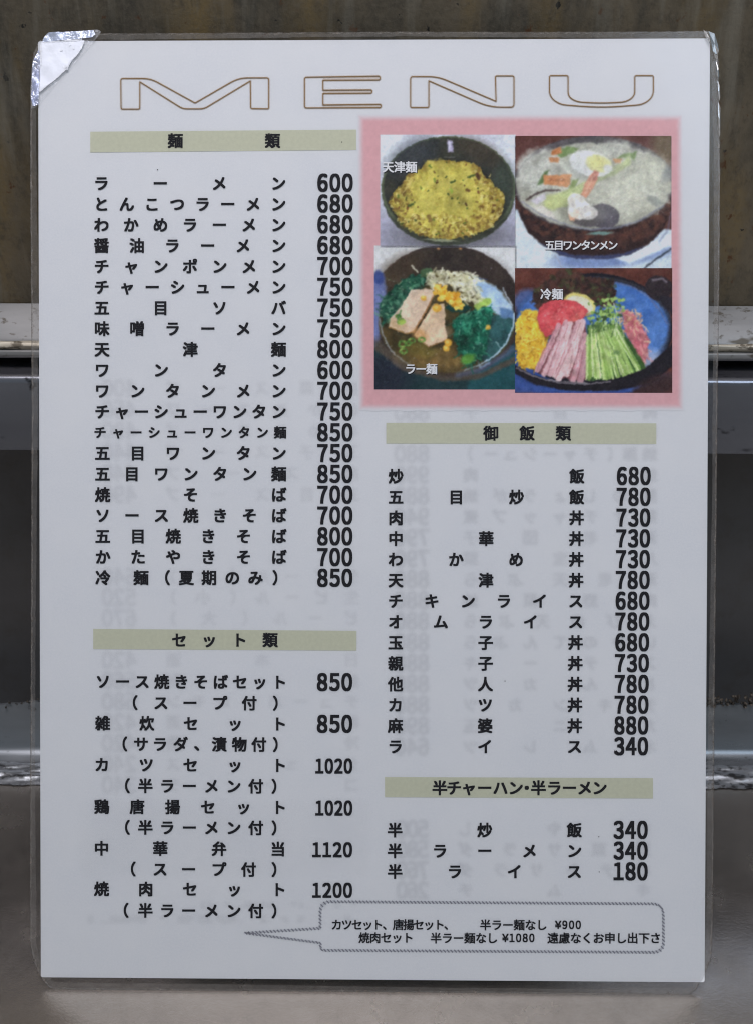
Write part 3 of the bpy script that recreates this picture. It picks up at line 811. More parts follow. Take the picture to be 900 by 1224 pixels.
    p.put(p.m_poly([(446, 240), (474, 254), (460, 296), (420, 300)], 8), (182, 104, 92), 8); p.stroke([(452, 262), (420, 318), (400, 370)], 6, (224, 178, 150), .7, 5); p.stroke([(388, 318), (440, 338)], 4, (180, 100, 80), .6, 3)
    p.put(p.m_ell(350, 405, 50, 40, 20, 8, 6), (220, 216, 214), 8, 16); p.put(p.m_ell(375, 455, 68, 50, 10, 8, 7), (218, 216, 216), 10, 18); p.put(p.m_ell(425, 470, 42, 34, 0, 8, 5), (214, 212, 214), 8, 16)
    p.put(p.m_ell(345, 480, 30, 26, 0, 16) * .6, (226, 196, 180)); p.dots(inell(380, 450, 90, 60), 26, (3, 6), [(232, 232, 230), (190, 186, 190)], .6, (290, 390, 470, 510), 6)
    p.shade(inell(380, 450, 80, 60), 10, (310, 390, 460, 510), 52, (10, 22), .3); p.glints(sf, 110, (40, 100, 850, 540), 53, .7); p.shade(inell(428, 205, 105, 60), 8, (320, 140, 540, 270), 54, (14, 30), .14)
    p.put(p.m_ell(520, 260, 330, 190, 0, 160, 60, 90) * .26, (190, 193, 190)); p.put(p.m_ell(700, 330, 150, 150, 0, 120, 40, 60) * .25, (186, 188, 176))
    # rim glints
    p.stroke([(60, 410), (160, 480), (300, 535), (430, 560), (560, 552), (700, 510), (820, 430)], 7, (128, 132, 158), .7, 5); p.put(p.m_ell(480, 580, 66, 9, -2, 6) * .9, (112, 152, 148))
    p.stroke([(30, 260), (80, 190), (180, 120), (300, 80)], 5, (118, 112, 118), .5, 5); p.stroke([(860, 470), (845, 560), (800, 620)], 10, (104, 110, 146), .5, 8)
    return p.finish('food_photo', 'photo of egg and prawn soup in a brown bowl', menu, Z_PIC, photo_m, 1.1)
P2 = picture_two()

# --- picture 3: pork, seaweed and corn noodle soup
def picture_three():
    p = Paint(4.865, 440, 285, 33, 40, 862, 880, (198, 200, 206))
    p.put(p.m_poly([(0, 560), (900, 560), (900, 900), (0, 900)], 14), (32, 56, 62), 8, 60); p.put(p.m_ell(60, 800, 180, 120, soft=80), (34, 40, 54), 6); p.put(p.m_poly([(600, 800), (900, 640), (900, 900), (560, 900)], 20), (30, 78, 86), 8, 50)
    p.put(p.m_ell(450, 425, 446, 387, soft=6), (58, 48, 46), 8, 70)
    p.put(p.m_poly([(30, 560), (110, 640), (260, 750), (470, 806), (660, 780), (860, 680), (862, 720), (640, 820), (440, 832), (200, 770), (30, 640)], 16) * .9, (84, 74, 66), 10, 40)
    p.put(p.m_ell(450, 400, 428, 345, soft=10), (46, 38, 37), 8, 60, (58, 50, 44)); p.put(p.m_ell(180, 190, 150, 80, -35, 60) * .6, (78, 62, 46)); p.put(p.m_ell(700, 190, 140, 70, 30, 60) * .4, (70, 56, 52))
    p.put(p.m_ell(55, 400, 48, 200, 4, 16, 5), (104, 116, 168), 14, 40); p.put(p.m_ell(60, 230, 30, 40, 0, 14), (56, 74, 138))
    p.put(p.m_ell(456, 486, 396, 296, soft=8), (60, 54, 36), 10, 50, (84, 70, 40))
    p.put(p.m_poly([(560, 200), (660, 235), (760, 300), (830, 390), (846, 470), (760, 455), (690, 400), (640, 340), (600, 260)], 18, 8), (150, 178, 214), 14, 40, (178, 200, 224))
    p.put(p.m_poly([(690, 440), (846, 458), (846, 520), (800, 620), (700, 720), (640, 700), (680, 560)], 14, 6), (38, 74, 78), 10, 40, (52, 100, 104))
    p.put(p.m_poly([(760, 400), (840, 420), (846, 470), (770, 460)], 14, 6), (92, 128, 176), 10)
    p.stroke([(846, 440), (842, 510), (800, 610), (730, 685), (640, 738), (560, 765)], 9, (176, 200, 222), .95, 6); p.stroke([(640, 720), (650, 750), (700, 725)], 12, (170, 192, 216), .8, 8)
    p.stroke([(845, 640), (760, 700), (640, 765), (520, 790)], 30, (96, 116, 158), .6, 26); p.stroke([(66, 470), (84, 560), (130, 650), (200, 710), (260, 745)], 8, (150, 158, 170), .8, 6); p.stroke([(62, 460), (68, 400), (100, 330)], 6, (120, 138, 150), .7, 5)
    p.stroke([(780, 290), (800, 330), (836, 390)], 8, (196, 210, 228), .8, 6); p.stroke([(740, 600), (765, 634)], 6, (170, 200, 206), .8, 5)
    p.put(p.m_ell(400, 700, 200, 70, 6, 50, 12), (100, 80, 44), 14, 30, (122, 98, 54)); p.put(p.m_ell(300, 640, 90, 50, 10, 40, 12) * .8, (112, 100, 44), 12, 24)
    rg = random.Random(31)
    # seaweed
    wl = [(66, 390), (110, 330), (170, 260), (240, 220), (330, 196), (340, 250), (280, 300), (220, 360), (170, 430), (130, 490), (80, 500)]
    p.under(wl, 6, 14, 40, .6, (20, 22, 16)); p.put(p.m_poly(wl, 8, 18, 24), (38, 92, 70), 20, 18, (24, 64, 54)); f = inpoly(wl)
    p.dots(f, 100, (2, 6), [(66, 134, 102), (22, 56, 48), (92, 152, 118), (30, 80, 62), (150, 182, 150), (44, 104, 80)], .55, (60, 190, 345, 505), 9, 2.5)
    p.put(p.m_poly([(300, 190), (340, 165), (385, 185), (340, 225), (300, 230)], 8, 10, 20), (70, 96, 66), 16, 16)
    wr = [(490, 500), (520, 440), (600, 415), (650, 390), (710, 400), (726, 440), (700, 520), (690, 600), (660, 690), (600, 736), (555, 720), (520, 640), (498, 590)]
    p.under(wr, 6, 14, 40, .55, (16, 26, 24)); p.put(p.m_poly(wr, 8, 20, 26), (22, 104, 80), 22, 20, (18, 76, 62)); f = inpoly(wr)
    p.dots(f, 150, (2, 6), [(48, 144, 110), (14, 66, 56), (84, 170, 136), (24, 96, 76), (16, 84, 70), (140, 196, 168), (30, 116, 90)], .5, (485, 385, 730, 740), 10, 3.0)
    p.put(p.m_poly([(440, 400), (530, 360), (600, 400), (560, 430), (480, 425)], 10, 10), (24, 62, 58), 12, 20)
    for reg, cols, nn in ((wl, [(24, 62, 50), (30, 78, 60), (52, 110, 84), (84, 140, 112), (20, 50, 44)], 34), (wr, [(14, 66, 54), (20, 92, 72), (36, 128, 98), (66, 158, 126), (12, 54, 48), (24, 110, 84)], 60)):
        fr = inpoly(reg); k = 0
        while k < nn:
            x, y = rg.uniform(60, 730), rg.uniform(190, 740)
            if not fr(x, y): continue
            k += 1; a0 = rg.uniform(0, math.pi); pts = [(x, y)]
            for q in range(3): a0 += rg.uniform(-.8, .8); l = rg.uniform(10, 24); x += l * math.cos(a0); y += l * math.sin(a0); pts.append((x, y))
            p.stroke(pts, rg.uniform(8, 22), rg.choice(cols), .6, 6, rg.uniform(3, 8)); p.stroke([(u, v - 4) for u, v in pts[:3]], 4, (120, 178, 150), .28, 5)
    p.put(p.m_ell(580, 700, 44, 26, -20, 16, 8), (90, 150, 62), 14)
    p.put(p.m_poly([(610, 395), (640, 350), (705, 345), (718, 375), (660, 400), (630, 420)], 9, 8), (160, 190, 92), 16, 16)
    # sprouts
    for q in range(190):
        if q < 110: x, y = rg.uniform(330, 600), rg.uniform(190, 270)
        else: x, y = rg.uniform(470, 640), rg.uniform(220, 360)
        if y > 270 and x < 510: continue
        a = rg.gauss(.6, .7); l = rg.uniform(18, 52)
        p.stroke([(x, y), (x + l * .5 * math.cos(a), y + l * .5 * math.sin(a) + rg.uniform(-6, 6)), (x + l * math.cos(a), y + l * math.sin(a))], rg.uniform(8, 15), rg.choice([(212, 210, 186), (226, 224, 206), (190, 188, 154), (202, 202, 178), (172, 168, 134), (218, 218, 204)]), .75, 6)
    p.stroke([(252, 155), (270, 178), (285, 195)], 10, (206, 206, 186), .9, 5); p.stroke([(430, 172), (420, 200)], 10, (214, 212, 196), .9, 5); p.stroke([(400, 235), (340, 270)], 14, (190, 192, 160), .7, 6)
    p.stroke([(640, 235), (690, 240)], 4, (40, 60, 120), .8, 3); p.stroke([(545, 200), (590, 215), (610, 235)], 5, (88, 80, 62), .8, 4)
    p.shade(lambda x, y: 80 < x < 340 and 200 < y < 500, 26, (70, 200, 340, 500), 61, (10, 26), .3); p.shade(f, 34, (485, 385, 730, 740), 62, (12, 30), .32); p.shade(lambda x, y: True, 26, (330, 190, 640, 340), 63, (8, 22), .3)
    p.put(p.m_poly([(130, 520), (250, 560), (380, 640), (470, 610), (470, 560), (380, 400)], 50) * .55, (34, 26, 16))
    # pork
    p.put(p.m_poly([(118, 512), (128, 470), (190, 398), (250, 300), (330, 292), (372, 300), (380, 335), (355, 390), (300, 480), (262, 550), (215, 556)], 6, 4), (208, 186, 168), 9, 40)
    p.stroke([(120, 515), (218, 552), (262, 548)], 8, (150, 110, 60), .9, 5); p.stroke([(378, 330), (350, 395), (262, 548)], 9, (152, 104, 62), .9, 5); p.stroke([(128, 470), (190, 398), (250, 302)], 5, (228, 206, 190), .7, 4)
    p.put(p.m_ell(240, 420, 70, 50, -50, 50) * .6, (216, 194, 176)); p.put(p.m_ell(170, 500, 50, 25, 20, 25) * .6, (196, 160, 110))
    p.put(p.m_poly([(378, 380), (440, 378), (446, 450), (444, 520), (458, 590), (352, 632), (266, 568), (300, 505), (350, 425)], 6, 4), (206, 180, 154), 9, 40)
    p.put(p.m_ell(390, 560, 70, 40, -15, 40) * .6, (214, 190, 166)); p.put(p.m_ell(300, 560, 50, 30, 30, 26) * .7, (188, 138, 84)); p.stroke([(268, 568), (352, 630), (456, 592)], 6, (140, 100, 56), .8, 5)
    p.dots(inpoly([(130, 500), (250, 310), (370, 305), (300, 470), (220, 545)]), 60, (2, 5), [(220, 198, 180), (190, 160, 136), (226, 206, 186)], .45, (120, 290, 375, 550), 12)
    # corn
    for q in range(64):
        u = rg.random(); x = 385 + u * 140 + rg.gauss(0, 20); y = 280 + u * 100 + rg.gauss(0, 22)
        r = rg.uniform(12, 19); p.stroke([(x, y), (x + rg.uniform(-5, 5), y + rg.uniform(-4, 4))], r * 1.7, rg.choice([(222, 164, 44), (232, 182, 62), (204, 142, 34), (238, 198, 92), (190, 128, 36)]), .92, 6)
    for q in range(40):
        u = rg.random(); x = 385 + u * 140 + rg.gauss(0, 16); y = 275 + u * 100 + rg.gauss(0, 16); p.stroke([(x, y), (x + 4, y)], 6, (246, 218, 130), .6, 5)
    for x, y, r in ((320, 348, 17), (396, 404, 25), (462, 606, 22), (452, 640, 18), (694, 516, 14)):
        p.stroke([(x, y), (x + 2, y + 1)], r * 2, (216, 164, 56), .95, 7); p.stroke([(x - 4, y - 5), (x - 2, y - 5)], r * .8, (240, 208, 120), .7, 8)
    pk = inpoly([(125, 505), (250, 305), (370, 300), (300, 470), (220, 548)]); p.shade(pk, 26, (120, 290, 375, 550), 64, (10, 30), .16); pk2 = inpoly([(380, 390), (440, 385), (455, 588), (352, 628), (270, 566)]); p.shade(pk2, 20, (265, 380, 458, 630), 65, (10, 26), .18)
    p.glints(lambda x, y: True, 90, (80, 200, 720, 720), 66, .55); p.shade(lambda x, y: True, 40, (140, 560, 560, 780), 67, (16, 40), .3)
    # spring onion rings
    for x, y, r in ((205, 655, 20), (198, 615, 22), (255, 595, 18), (310, 590, 18), (192, 485, 20), (230, 612, 15), (175, 455, 13)):
        for k in range(12):
            a = k * math.pi / 6; b = a + math.pi / 6
            p.stroke([(x + r * math.cos(a), y + r * .7 * math.sin(a)), (x + r * math.cos(b), y + r * .7 * math.sin(b))], 10, rg.choice([(96, 140, 62), (72, 112, 48), (140, 174, 86)]), .8, 5)
    p.put(p.m_ell(196, 485, 20, 14, 0, 10), (160, 186, 84)); p.stroke([(170, 470), (190, 420)], 10, (60, 110, 60), .8, 6)
    for x in (405, 532): p.stroke([(x, 58), (x + 4, 60)], 13, (196, 140, 90), .9, 10)
    p.stroke([(714, 172), (716, 174)], 6, (170, 170, 180), .8, 4)
    p.stroke([(100, 230), (150, 250), (180, 262)], 5, (84, 92, 66), .6, 4); p.dots(lambda x, y: True, 40, (1.5, 3), [(70, 90, 120), (60, 70, 80)], .5, (40, 690, 860, 870), 14)
    return p.finish('food_photo', 'photo of noodle soup with pork, corn and seaweed', menu, Z_PIC, photo_m, 0.95)
P3 = picture_three()

# --- picture 4: chilled noodles on a blue plate
def picture_four():
    p = Paint(4.39, 610, 310, 20, 45, 848, 702, (100, 54, 46))
    p.put(np.ones_like(p.X), (102, 56, 47), 10, 50, (88, 48, 42)); p.put(p.m_ell(700, 660, 200, 60, 0, 40), (64, 42, 44), 8)
    p.put(p.m_ell(300, 560, 460, 160, 4, 14), (50, 78, 152), 14, 40); p.put(p.m_ell(600, 640, 200, 40, -8, 30), (62, 62, 104), 10)
    p.put(p.m_ell(425, 372, 424, 300, 0, 7), (30, 28, 38), 6, 40)
    p.put(p.m_ell(425, 350, 415, 262, 0, 7), (46, 46, 58), 8, 40); p.put(p.m_ell(425, 352, 400, 246, 0, 10), (60, 104, 178), 14, 40, (76, 120, 190))
    p.put(p.m_ell(760, 400, 60, 140, 10, 40) * .7, (86, 130, 200), 14, 24); p.put(p.m_ell(80, 220, 70, 60, -30, 30) * .7, (68, 108, 184), 12, 20); p.put(p.m_ell(720, 540, 70, 60, -50, 40) * .7, (170, 184, 216), 10)
    p.put(p.m_ell(775, 150, 72, 66, 10, 7), (48, 38, 44), 8, 30); p.stroke([(745, 110), (795, 100), (815, 118)], 12, (132, 122, 136), .8, 10); p.put(p.m_poly([(760, 190), (848, 200), (848, 300), (800, 250)], 14, 8), (40, 36, 46), 8)
    p.stroke([(545, 122), (640, 145), (720, 195), (780, 265), (820, 340)], 8, (104, 110, 150), .6, 6)
    # red leaf lettuce
    lt = [(112, 235), (120, 170), (170, 120), (230, 80), (280, 50), (350, 70), (400, 95), (470, 90), (540, 110), (556, 170), (540, 240), (440, 250), (260, 220), (150, 260)]
    p.put(p.m_poly(lt, 9, 20, 26), (58, 42, 38), 14, 20, (76, 48, 44)); p.dots(inpoly(lt), 150, (5, 12), [(84, 52, 46), (40, 32, 30), (92, 62, 52), (60, 60, 40), (74, 82, 52), (50, 38, 36)], .6, (112, 50, 556, 255), 15, 2.5)
    # lemon
    p.put(p.m_ell(362, 236, 86, 56, 22, 6), (206, 194, 116), 8, 20); p.put(p.m_ell(360, 240, 72, 44, 22, 7), (212, 208, 190), 8, 16)
    # egg ribbons
    eg = [(28, 320), (75, 268), (142, 262), (160, 330), (200, 410), (176, 500), (124, 580), (40, 560), (24, 440)]
    p.put(p.m_poly(eg, 8, 10, 20), (212, 172, 52), 16, 22, (226, 190, 72)); rg = random.Random(12); f = inpoly(eg)
    for q in range(190):
        x, y = rg.uniform(24, 200), rg.uniform(265, 578)
        if not f(x, y): continue
        a = rg.uniform(0, math.pi); b = a + rg.uniform(-1.2, 1.2); l = rg.uniform(8, 22)
        p.stroke([(x, y), (x + l * math.cos(a), y + l * math.sin(a)), (x + l * (math.cos(a) + math.cos(b)), y + l * (math.sin(a) + math.sin(b)))], rg.uniform(5, 9), rg.choice([(236, 204, 84), (230, 192, 60), (196, 150, 38), (214, 172, 50), (170, 122, 36), (240, 214, 110)]), .75, 4)
    p.shade(f, 26, (24, 265, 200, 578), 71, (10, 24), .26); p.put(p.m_poly([(130, 310), (200, 225), (330, 225), (412, 285), (320, 350), (190, 424)], 26) * .45, (50, 26, 24))
    # tomato
    p.put(p.m_poly([(136, 300), (150, 255), (195, 220), (260, 208), (330, 218), (385, 246), (406, 272), (380, 310), (310, 345), (240, 380), (184, 410), (152, 375)], 6, 3), (190, 66, 76), 10, 40, (202, 82, 90))
    p.put(p.m_ell(270, 290, 90, 22, -18, 26) * .5, (212, 104, 108)); p.put(p.m_poly([(290, 330), (380, 262), (392, 285), (330, 340)], 10, 5) * .7, (214, 110, 104)); p.dots(inpoly([(160, 300), (260, 230), (360, 260), (300, 330), (190, 380)]), 40, (3, 8), [(206, 94, 98), (176, 50, 62), (216, 120, 120)], .5, (140, 210, 400, 400), 16)
    # radish, noodles and pink ginger at the right
    p.put(p.m_poly([(580, 262), (640, 272), (668, 320), (700, 370), (730, 430), (716, 500), (695, 560), (640, 470), (600, 380)], 8, 10), (200, 122, 132), 16, 22, (184, 98, 112))
    for q in range(46):
        x, y = rg.uniform(575, 690), rg.uniform(258, 372); a = rg.uniform(0, math.pi); l = rg.uniform(12, 34)
        p.stroke([(x, y), (x + l * math.cos(a), y + l * math.sin(a))], rg.uniform(5, 8), rg.choice([(206, 168, 136), (222, 192, 160), (176, 122, 102), (196, 146, 126)]), .8, 4)
    for q in range(30):
        y = rg.uniform(330, 540); x = 640 + (y - 330) * .25 + rg.uniform(0, 60); p.stroke([(x, y), (x + rg.uniform(-14, 20), y + rg.uniform(10, 34))], rg.uniform(5, 9), rg.choice([(214, 146, 152), (190, 104, 118), (224, 170, 170)]), .6, 5)
    for q in ([(690, 345), (722, 380)], [(700, 430), (732, 436)], [(672, 340), (690, 322)]): p.stroke(q, 6, (214, 188, 160), .9, 4)
    p.shade(inpoly([(150, 300), (260, 215), (395, 270), (300, 335), (185, 395)]), 24, (140, 210, 400, 400), 72, (12, 30), .22); p.glints(inpoly([(160, 300), (260, 225), (385, 270), (300, 330)]), 16, (140, 210, 400, 400), 73, .5)
    # ham
    p.put(p.m_poly([(150, 600), (240, 360), (300, 330), (390, 330), (396, 470), (392, 636), (270, 626)], 10, 6), (128, 78, 84), 12, 24)
    for (x0, y0, x1, y1, w0, w1, g) in ((250, 345, 140, 580, 26, 30, 0), (290, 330, 175, 600, 30, 32, 1), (312, 335, 232, 610, 26, 34, 2), (352, 330, 250, 600, 26, 40, 1), (376, 328, 290, 600, 34, 40, 2), (388, 400, 325, 630, 30, 34, 0), (392, 470, 364, 636, 30, 36, 3), (330, 440, 250, 625, 26, 36, 2), (268, 420, 205, 605, 20, 26, 1)):
        c = [(196, 148, 160), (208, 168, 178), (218, 186, 192), (184, 140, 152)][g]
        p.stroke([(x0, y0), ((x0 + x1) / 2 + 5, (y0 + y1) / 2), (x1, y1)], w0, c, .95, 5, w1); p.stroke([(x0 - 12, y0 + 6), (x1 - 14, y1 - 4)], 4, (152, 94, 104), .7, 4); p.stroke([(x0 + 6, y0 + 20), (x1 + 8, y1 - 30)], 5, (228, 204, 208), .45, 5)
    for q in range(90):
        u = rg.random(); v = rg.random(); x0 = 250 + 140 * u; y0 = 345 + v * 200; x = x0 - v * 110 * (1 - u) - 20 * v
        l = rg.uniform(20, 70); p.stroke([(x, y0), (x - l * .42 * (1 - .8 * u), y0 + l)], rg.uniform(2, 6), rg.choice([(226, 202, 208), (234, 216, 220), (186, 140, 152), (168, 112, 122), (214, 180, 190)]), .5, 4)
    # cucumber
    p.put(p.m_poly([(400, 350), (560, 330), (620, 420), (712, 570), (640, 610), (500, 634), (404, 636)], 10, 6), (58, 92, 46), 12, 20)
    for q in range(84):
        u = q / 83 * .92 + rg.uniform(-.03, .06); x0 = 406 + 160 * u + rg.uniform(-10, 10); y0 = 352 + rg.uniform(-10, 70); x1 = 400 + 300 * u + rg.uniform(-14, 14); y1 = 632 - 60 * max(0, u - .3) + rg.uniform(-20, 4)
        p.stroke([(x0, y0), (x1, y1)], rg.uniform(5, 11), rg.choice([(176, 202, 126), (196, 214, 150), (156, 188, 104), (210, 224, 174), (138, 172, 86)]), .85, 4)
        if q % 3 == 0: p.stroke([(x0 + 6, y0), (x1 + 6, y1)], 3.5, (70, 108, 52), .7, 3)
    p.shade(inpoly([(150, 600), (250, 345), (395, 335), (390, 630)]), 30, (140, 330, 400, 640), 74, (10, 24), .24); p.shade(inpoly([(404, 630), (410, 360), (560, 340), (700, 570), (640, 606)]), 34, (400, 330, 712, 636), 75, (10, 26), .26); p.glints(inpoly([(150, 600), (250, 345), (395, 335), (560, 340), (700, 570), (500, 630)]), 60, (140, 330, 712, 636), 76, .45)
    # radish sprouts
    for q in range(16):
        x, y = rg.uniform(450, 570), rg.uniform(230, 330); p.stroke([(x, y), (x + rg.uniform(-10, 30), y + rg.uniform(50, 110))], 5, rg.choice([(196, 214, 160), (168, 196, 120), (216, 222, 190)]), .85, 3)
    for q in range(96):
        x = rg.gauss(500, 46); y = rg.gauss(268, 44)
        if y > 372 or y < 190 or x < 405 or x > 605: continue
        c = rg.choice([(132, 168, 84), (150, 184, 100), (104, 142, 66), (70, 100, 50), (168, 196, 120), (56, 78, 44)])
        p.put(p.m_ell(x, y, rg.uniform(6, 13), rg.uniform(5, 9), rg.uniform(0, 180), 4) * .9, c, 8, 10)
    for x, y in ((495, 215), (540, 210), (580, 215), (480, 290), (460, 340), (420, 310)):
        p.put(p.m_ell(x - 9, y, 12, 9, 30, 5), (146, 182, 96), 8, 8); p.put(p.m_ell(x + 9, y - 2, 12, 9, -30, 5), (160, 192, 112), 8, 8)
    p.put(p.m_poly([(430, 340), (480, 330), (500, 372), (455, 386)], 14, 12) * .8, (72, 100, 56), 14, 12); p.put(p.m_poly([(540, 470), (572, 482), (566, 505), (535, 495)], 12, 8) * .7, (86, 118, 70), 8)
    for q in range(40):
        x, y = rg.uniform(410, 590), rg.uniform(325, 385); l = rg.uniform(10, 40); p.stroke([(x, y), (x + rg.uniform(-12, 12), y + l)], rg.uniform(3, 7), rg.choice([(64, 96, 50), (120, 156, 80), (176, 204, 140), (196, 216, 170)]), .7, 4)
    p.shade(inpoly([(580, 262), (668, 320), (730, 430), (695, 560), (640, 470)]), 20, (575, 258, 735, 560), 77, (8, 20), .26); p.shade(lambda x, y: True, 20, (700, 180, 840, 560), 78, (16, 40), .18)
    # plate front edge
    edge = [(20, 555), (110, 605), (240, 640), (400, 650), (560, 628), (700, 575), (820, 470), (848, 440), (848, 560), (740, 650), (560, 690), (330, 694), (120, 660), (20, 600)]
    p.put(p.m_poly(edge, 8), (32, 28, 36), 6, 30); p.stroke([(30, 572), (120, 615), (250, 648), (400, 655), (520, 642)], 7, (150, 142, 156), .75, 6); p.stroke([(200, 634), (400, 650)], 5, (206, 196, 204), .5, 5)
    p.put(p.m_poly([(20, 600), (120, 655), (260, 688), (420, 694), (560, 690), (640, 676), (640, 702), (20, 702)], 14, 4) * .9, (52, 78, 148), 14, 30); p.put(p.m_ell(760, 660, 110, 50, -20, 30) * .8, (58, 40, 42), 6)
    return p.finish('food_photo', 'photo of chilled noodle salad on a blue plate', menu, Z_PIC + 0.00001, photo_m, 0.85)
P4 = picture_four()

def caption(txt, x0, x1, y, em, parent):
    k = Ink()
    for i, c in enumerate(txt): k.char(c, x0 + (x1 - x0) * (i + .5) / len(txt), y, em, bold=0.026)
    k.build('caption', ink_white, parent, Z_TEXT + 0.00003)
    s = Ink()
    for i, c in enumerate(txt): s.char(c, x0 + (x1 - x0) * (i + .5) / len(txt) + .9, y + .9, em, bold=0.020)
    s.build('caption_shadow', ink_black, parent, Z_TEXT)
caption('天津麺', 456.8, 498.2, 199.8, 14.2, P1)
caption('五目ワンタンメン', 651, 737, 293.2, 12.6, P2)
caption('ラー麺', 484, 522, 441, 13.6, P3)
caption('冷麺', 645, 672.5, 351.6, 13.8, P4)

# ---- the print of the other side showing faintly through the paper (mirrored, soft)
def show_through():
    g = Ink()
    def row(nm, pr, y, xr=776, xl=562, px0=471, px1=513, h=21.5):
        n = len(nm)
        for i, c in enumerate(nm): g.char(c, xr + (xl - xr) * i / max(1, n - 1), y, 18, bold=.024, mirror=True)
        p = (px1 - px0) / len(pr)
        for i, c in enumerate(pr):
            d = chr(0xFF10 + int(c)); g.char(d, px1 - p * (i + .5), y, h / .8, xs=.78, bold=.03, mirror=True, bbox=True)
    RR = [('肉目子', '880'), ('酢豚', '880'), ('焼豚（チャーシュー）', '880'), ('焼肉', '990'), ('豚のしょうが焼', '880'), ('鶏ケチャップ煮', '940'), ('海老団子', '790'), ('八宝菜', '790'),
          ('海老天ぷら', '880'), ('肉野菜炒', '880'), ('えびの天ぷら', '880'), ('いかのてんぷら', '880'), ('ステーキ', '880'), ('とんカツ', '880'), ('チキンカツ', '880'), ('カニ玉', '890'), ('オムレツ', '640')]
    for i, (a, b) in enumerate(RR): row(a, b, 492.5 + 25.0 * i)
    for i, (a, b) in enumerate([('野菜スープ', '400'), ('わかめスープ', '450'), ('なめこスープ', '490'), ('玉子スープ', '440'), ('肉スープ', '440'), ('五目スープ', '490')]): row(a, b, 464 + 25.4 * i, 420, 208, 122, 164)
    for i, (a, b) in enumerate([('生ビール（大）', '640'), ('生ビール（小）', '520'), ('ビール（大）', '670'), ('ビール（小）', '520'), ('日本酒', '420'), ('焼酎', '560'), ('チューハイレモン', '580'), ('梅酒', '420'), ('冷酒', '420'), ('ジュース', '240'), ('コーラ', '340')]): row(a, b, 689 + 24.9 * i, 420, 208, 122, 164)
    for i, (a, b) in enumerate([('もやし', '500'), ('野菜サラダ', '580'), ('ポテトサラダ', '760'), ('キムチ', '260')]): row(a, b, 991 + 24.4 * i, 768, 556, 474, 512)
    V = np.concatenate(g.v); F = np.concatenate(g.f)
    x0, y0, x1, y1 = 90, 440, 810, 1112
    s = 1.0; w, h = int((x1 - x0) / s), int((y1 - y0) / s)
    a = np.zeros((h, w)); T = V[F]
    for tri in T:                                               # coverage of each triangle on a 1 px grid, 2x2 samples
        (ax, ay), (bx, by), (cx, cy) = tri
        det = (by - cy) * (ax - cx) + (cx - bx) * (ay - cy)
        if abs(det) < 1e-7: continue
        ix0, ix1 = int(min(ax, bx, cx) - x0), int(max(ax, bx, cx) - x0) + 1; iy0, iy1 = int(min(ay, by, cy) - y0), int(max(ay, by, cy) - y0) + 1
        if ix0 < 0 or iy0 < 0 or ix1 >= w or iy1 >= h: continue
        for oy in (.25, .75):
            for ox in (.25, .75):
                X = (np.arange(ix0, ix1 + 1) + ox + x0)[None]; Y = (np.arange(iy0, iy1 + 1) + oy + y0)[:, None]
                l1 = ((by - cy) * (X - cx) + (cx - bx) * (Y - cy)) / det; l2 = ((cy - ay) * (X - cx) + (ax - cx) * (Y - cy)) / det
                m = (l1 >= 0) & (l2 >= 0) & (l1 + l2 <= 1)
                a[iy0:iy1 + 1, ix0:ix1 + 1] = np.maximum(a[iy0:iy1 + 1, ix0:ix1 + 1], np.where(m, 1, 0))
    a = blur(a, 1.5)
    pic = np.zeros_like(a); pic[int(958 - y0):int(1046 - y0), int(98 - x0):int(440 - x0)] = 1
    pic = blur(pic * (.3 + vnoise(h, w, 45, 77, 3)), 6.0)
    foot = np.zeros_like(a); foot[int(1078 - y0):int(1086 - y0), 150:350] = 1; foot[int(1094 - y0):int(1104 - y0), 15:330] = 1
    foot = blur(foot * (vnoise(h, w, 9, 6, 2) > .52), 1.6)
    side = np.linspace(0, 1, w)[None]
    al = a * (0.072 + 0.030 * vnoise(h, w, 120, 4, 2)) * np.where(side > .47, .95, .72) + pic * 0.02 + foot * 0.05
    al = al[::2, ::2]; al = np.where(al < 0.003, 0, al)
    X, Y = np.meshgrid(x0 + .5 + np.arange(w)[::2], y0 + .5 + np.arange(h)[::2])
    rgb = np.ones(al.shape + (3,)) * np.array([.10, .10, .13])
    o = raster_sheet('show_through_print', X, Y, np.concatenate([rgb, al[..., None]], -1), attr_mat('show_through', True), menu, Z_GHOST)
    o['label'] = 'faint mirrored print of the back showing through'
show_through()

# ---- laminate film
out_px = [(37.2, 130), (37, 200), (38, 340), (38.6, 500), (38.2, 650), (37.6, 800), (36.8, 950), (36.6, 1080), (37, 1128), (41, 1150), (49, 1167), (58, 1179), (66, 1182), (200, 1183.2), (400, 1184.8),
          (600, 1186.6), (770, 1189.6), (822, 1189), (830, 1184), (842, 1163), (849, 1145), (850.8, 1120), (852, 1000), (853.2, 850), (855.2, 650), (857, 460), (859.2, 330), (859.8, 200), (858.6, 130), (857.5, 70),
          (853, 42), (846, 37.5), (800, 38), (640, 38.6), (480, 38.2), (320, 39.2), (160, 40.2), (120, 40), (60, 42), (48, 50), (41, 62), (38.2, 95)]
film_out = resample(np.array(out_px, float), 3.0)
film_out += RNG.normal(0, 0.18, film_out.shape)
def inset(p, d):
    n = len(p); tt = np.roll(p, -2, 0) - np.roll(p, 2, 0); tt /= np.linalg.norm(tt, axis=1, keepdims=True) + 1e-9
    nr = np.stack([-tt[:, 1], tt[:, 0]], 1)
    c = p.mean(0); s = np.sign(((c - p) * nr).sum(1).mean())
    return p + nr * s * (np.asarray(d)[:, None] if np.ndim(d) else d)
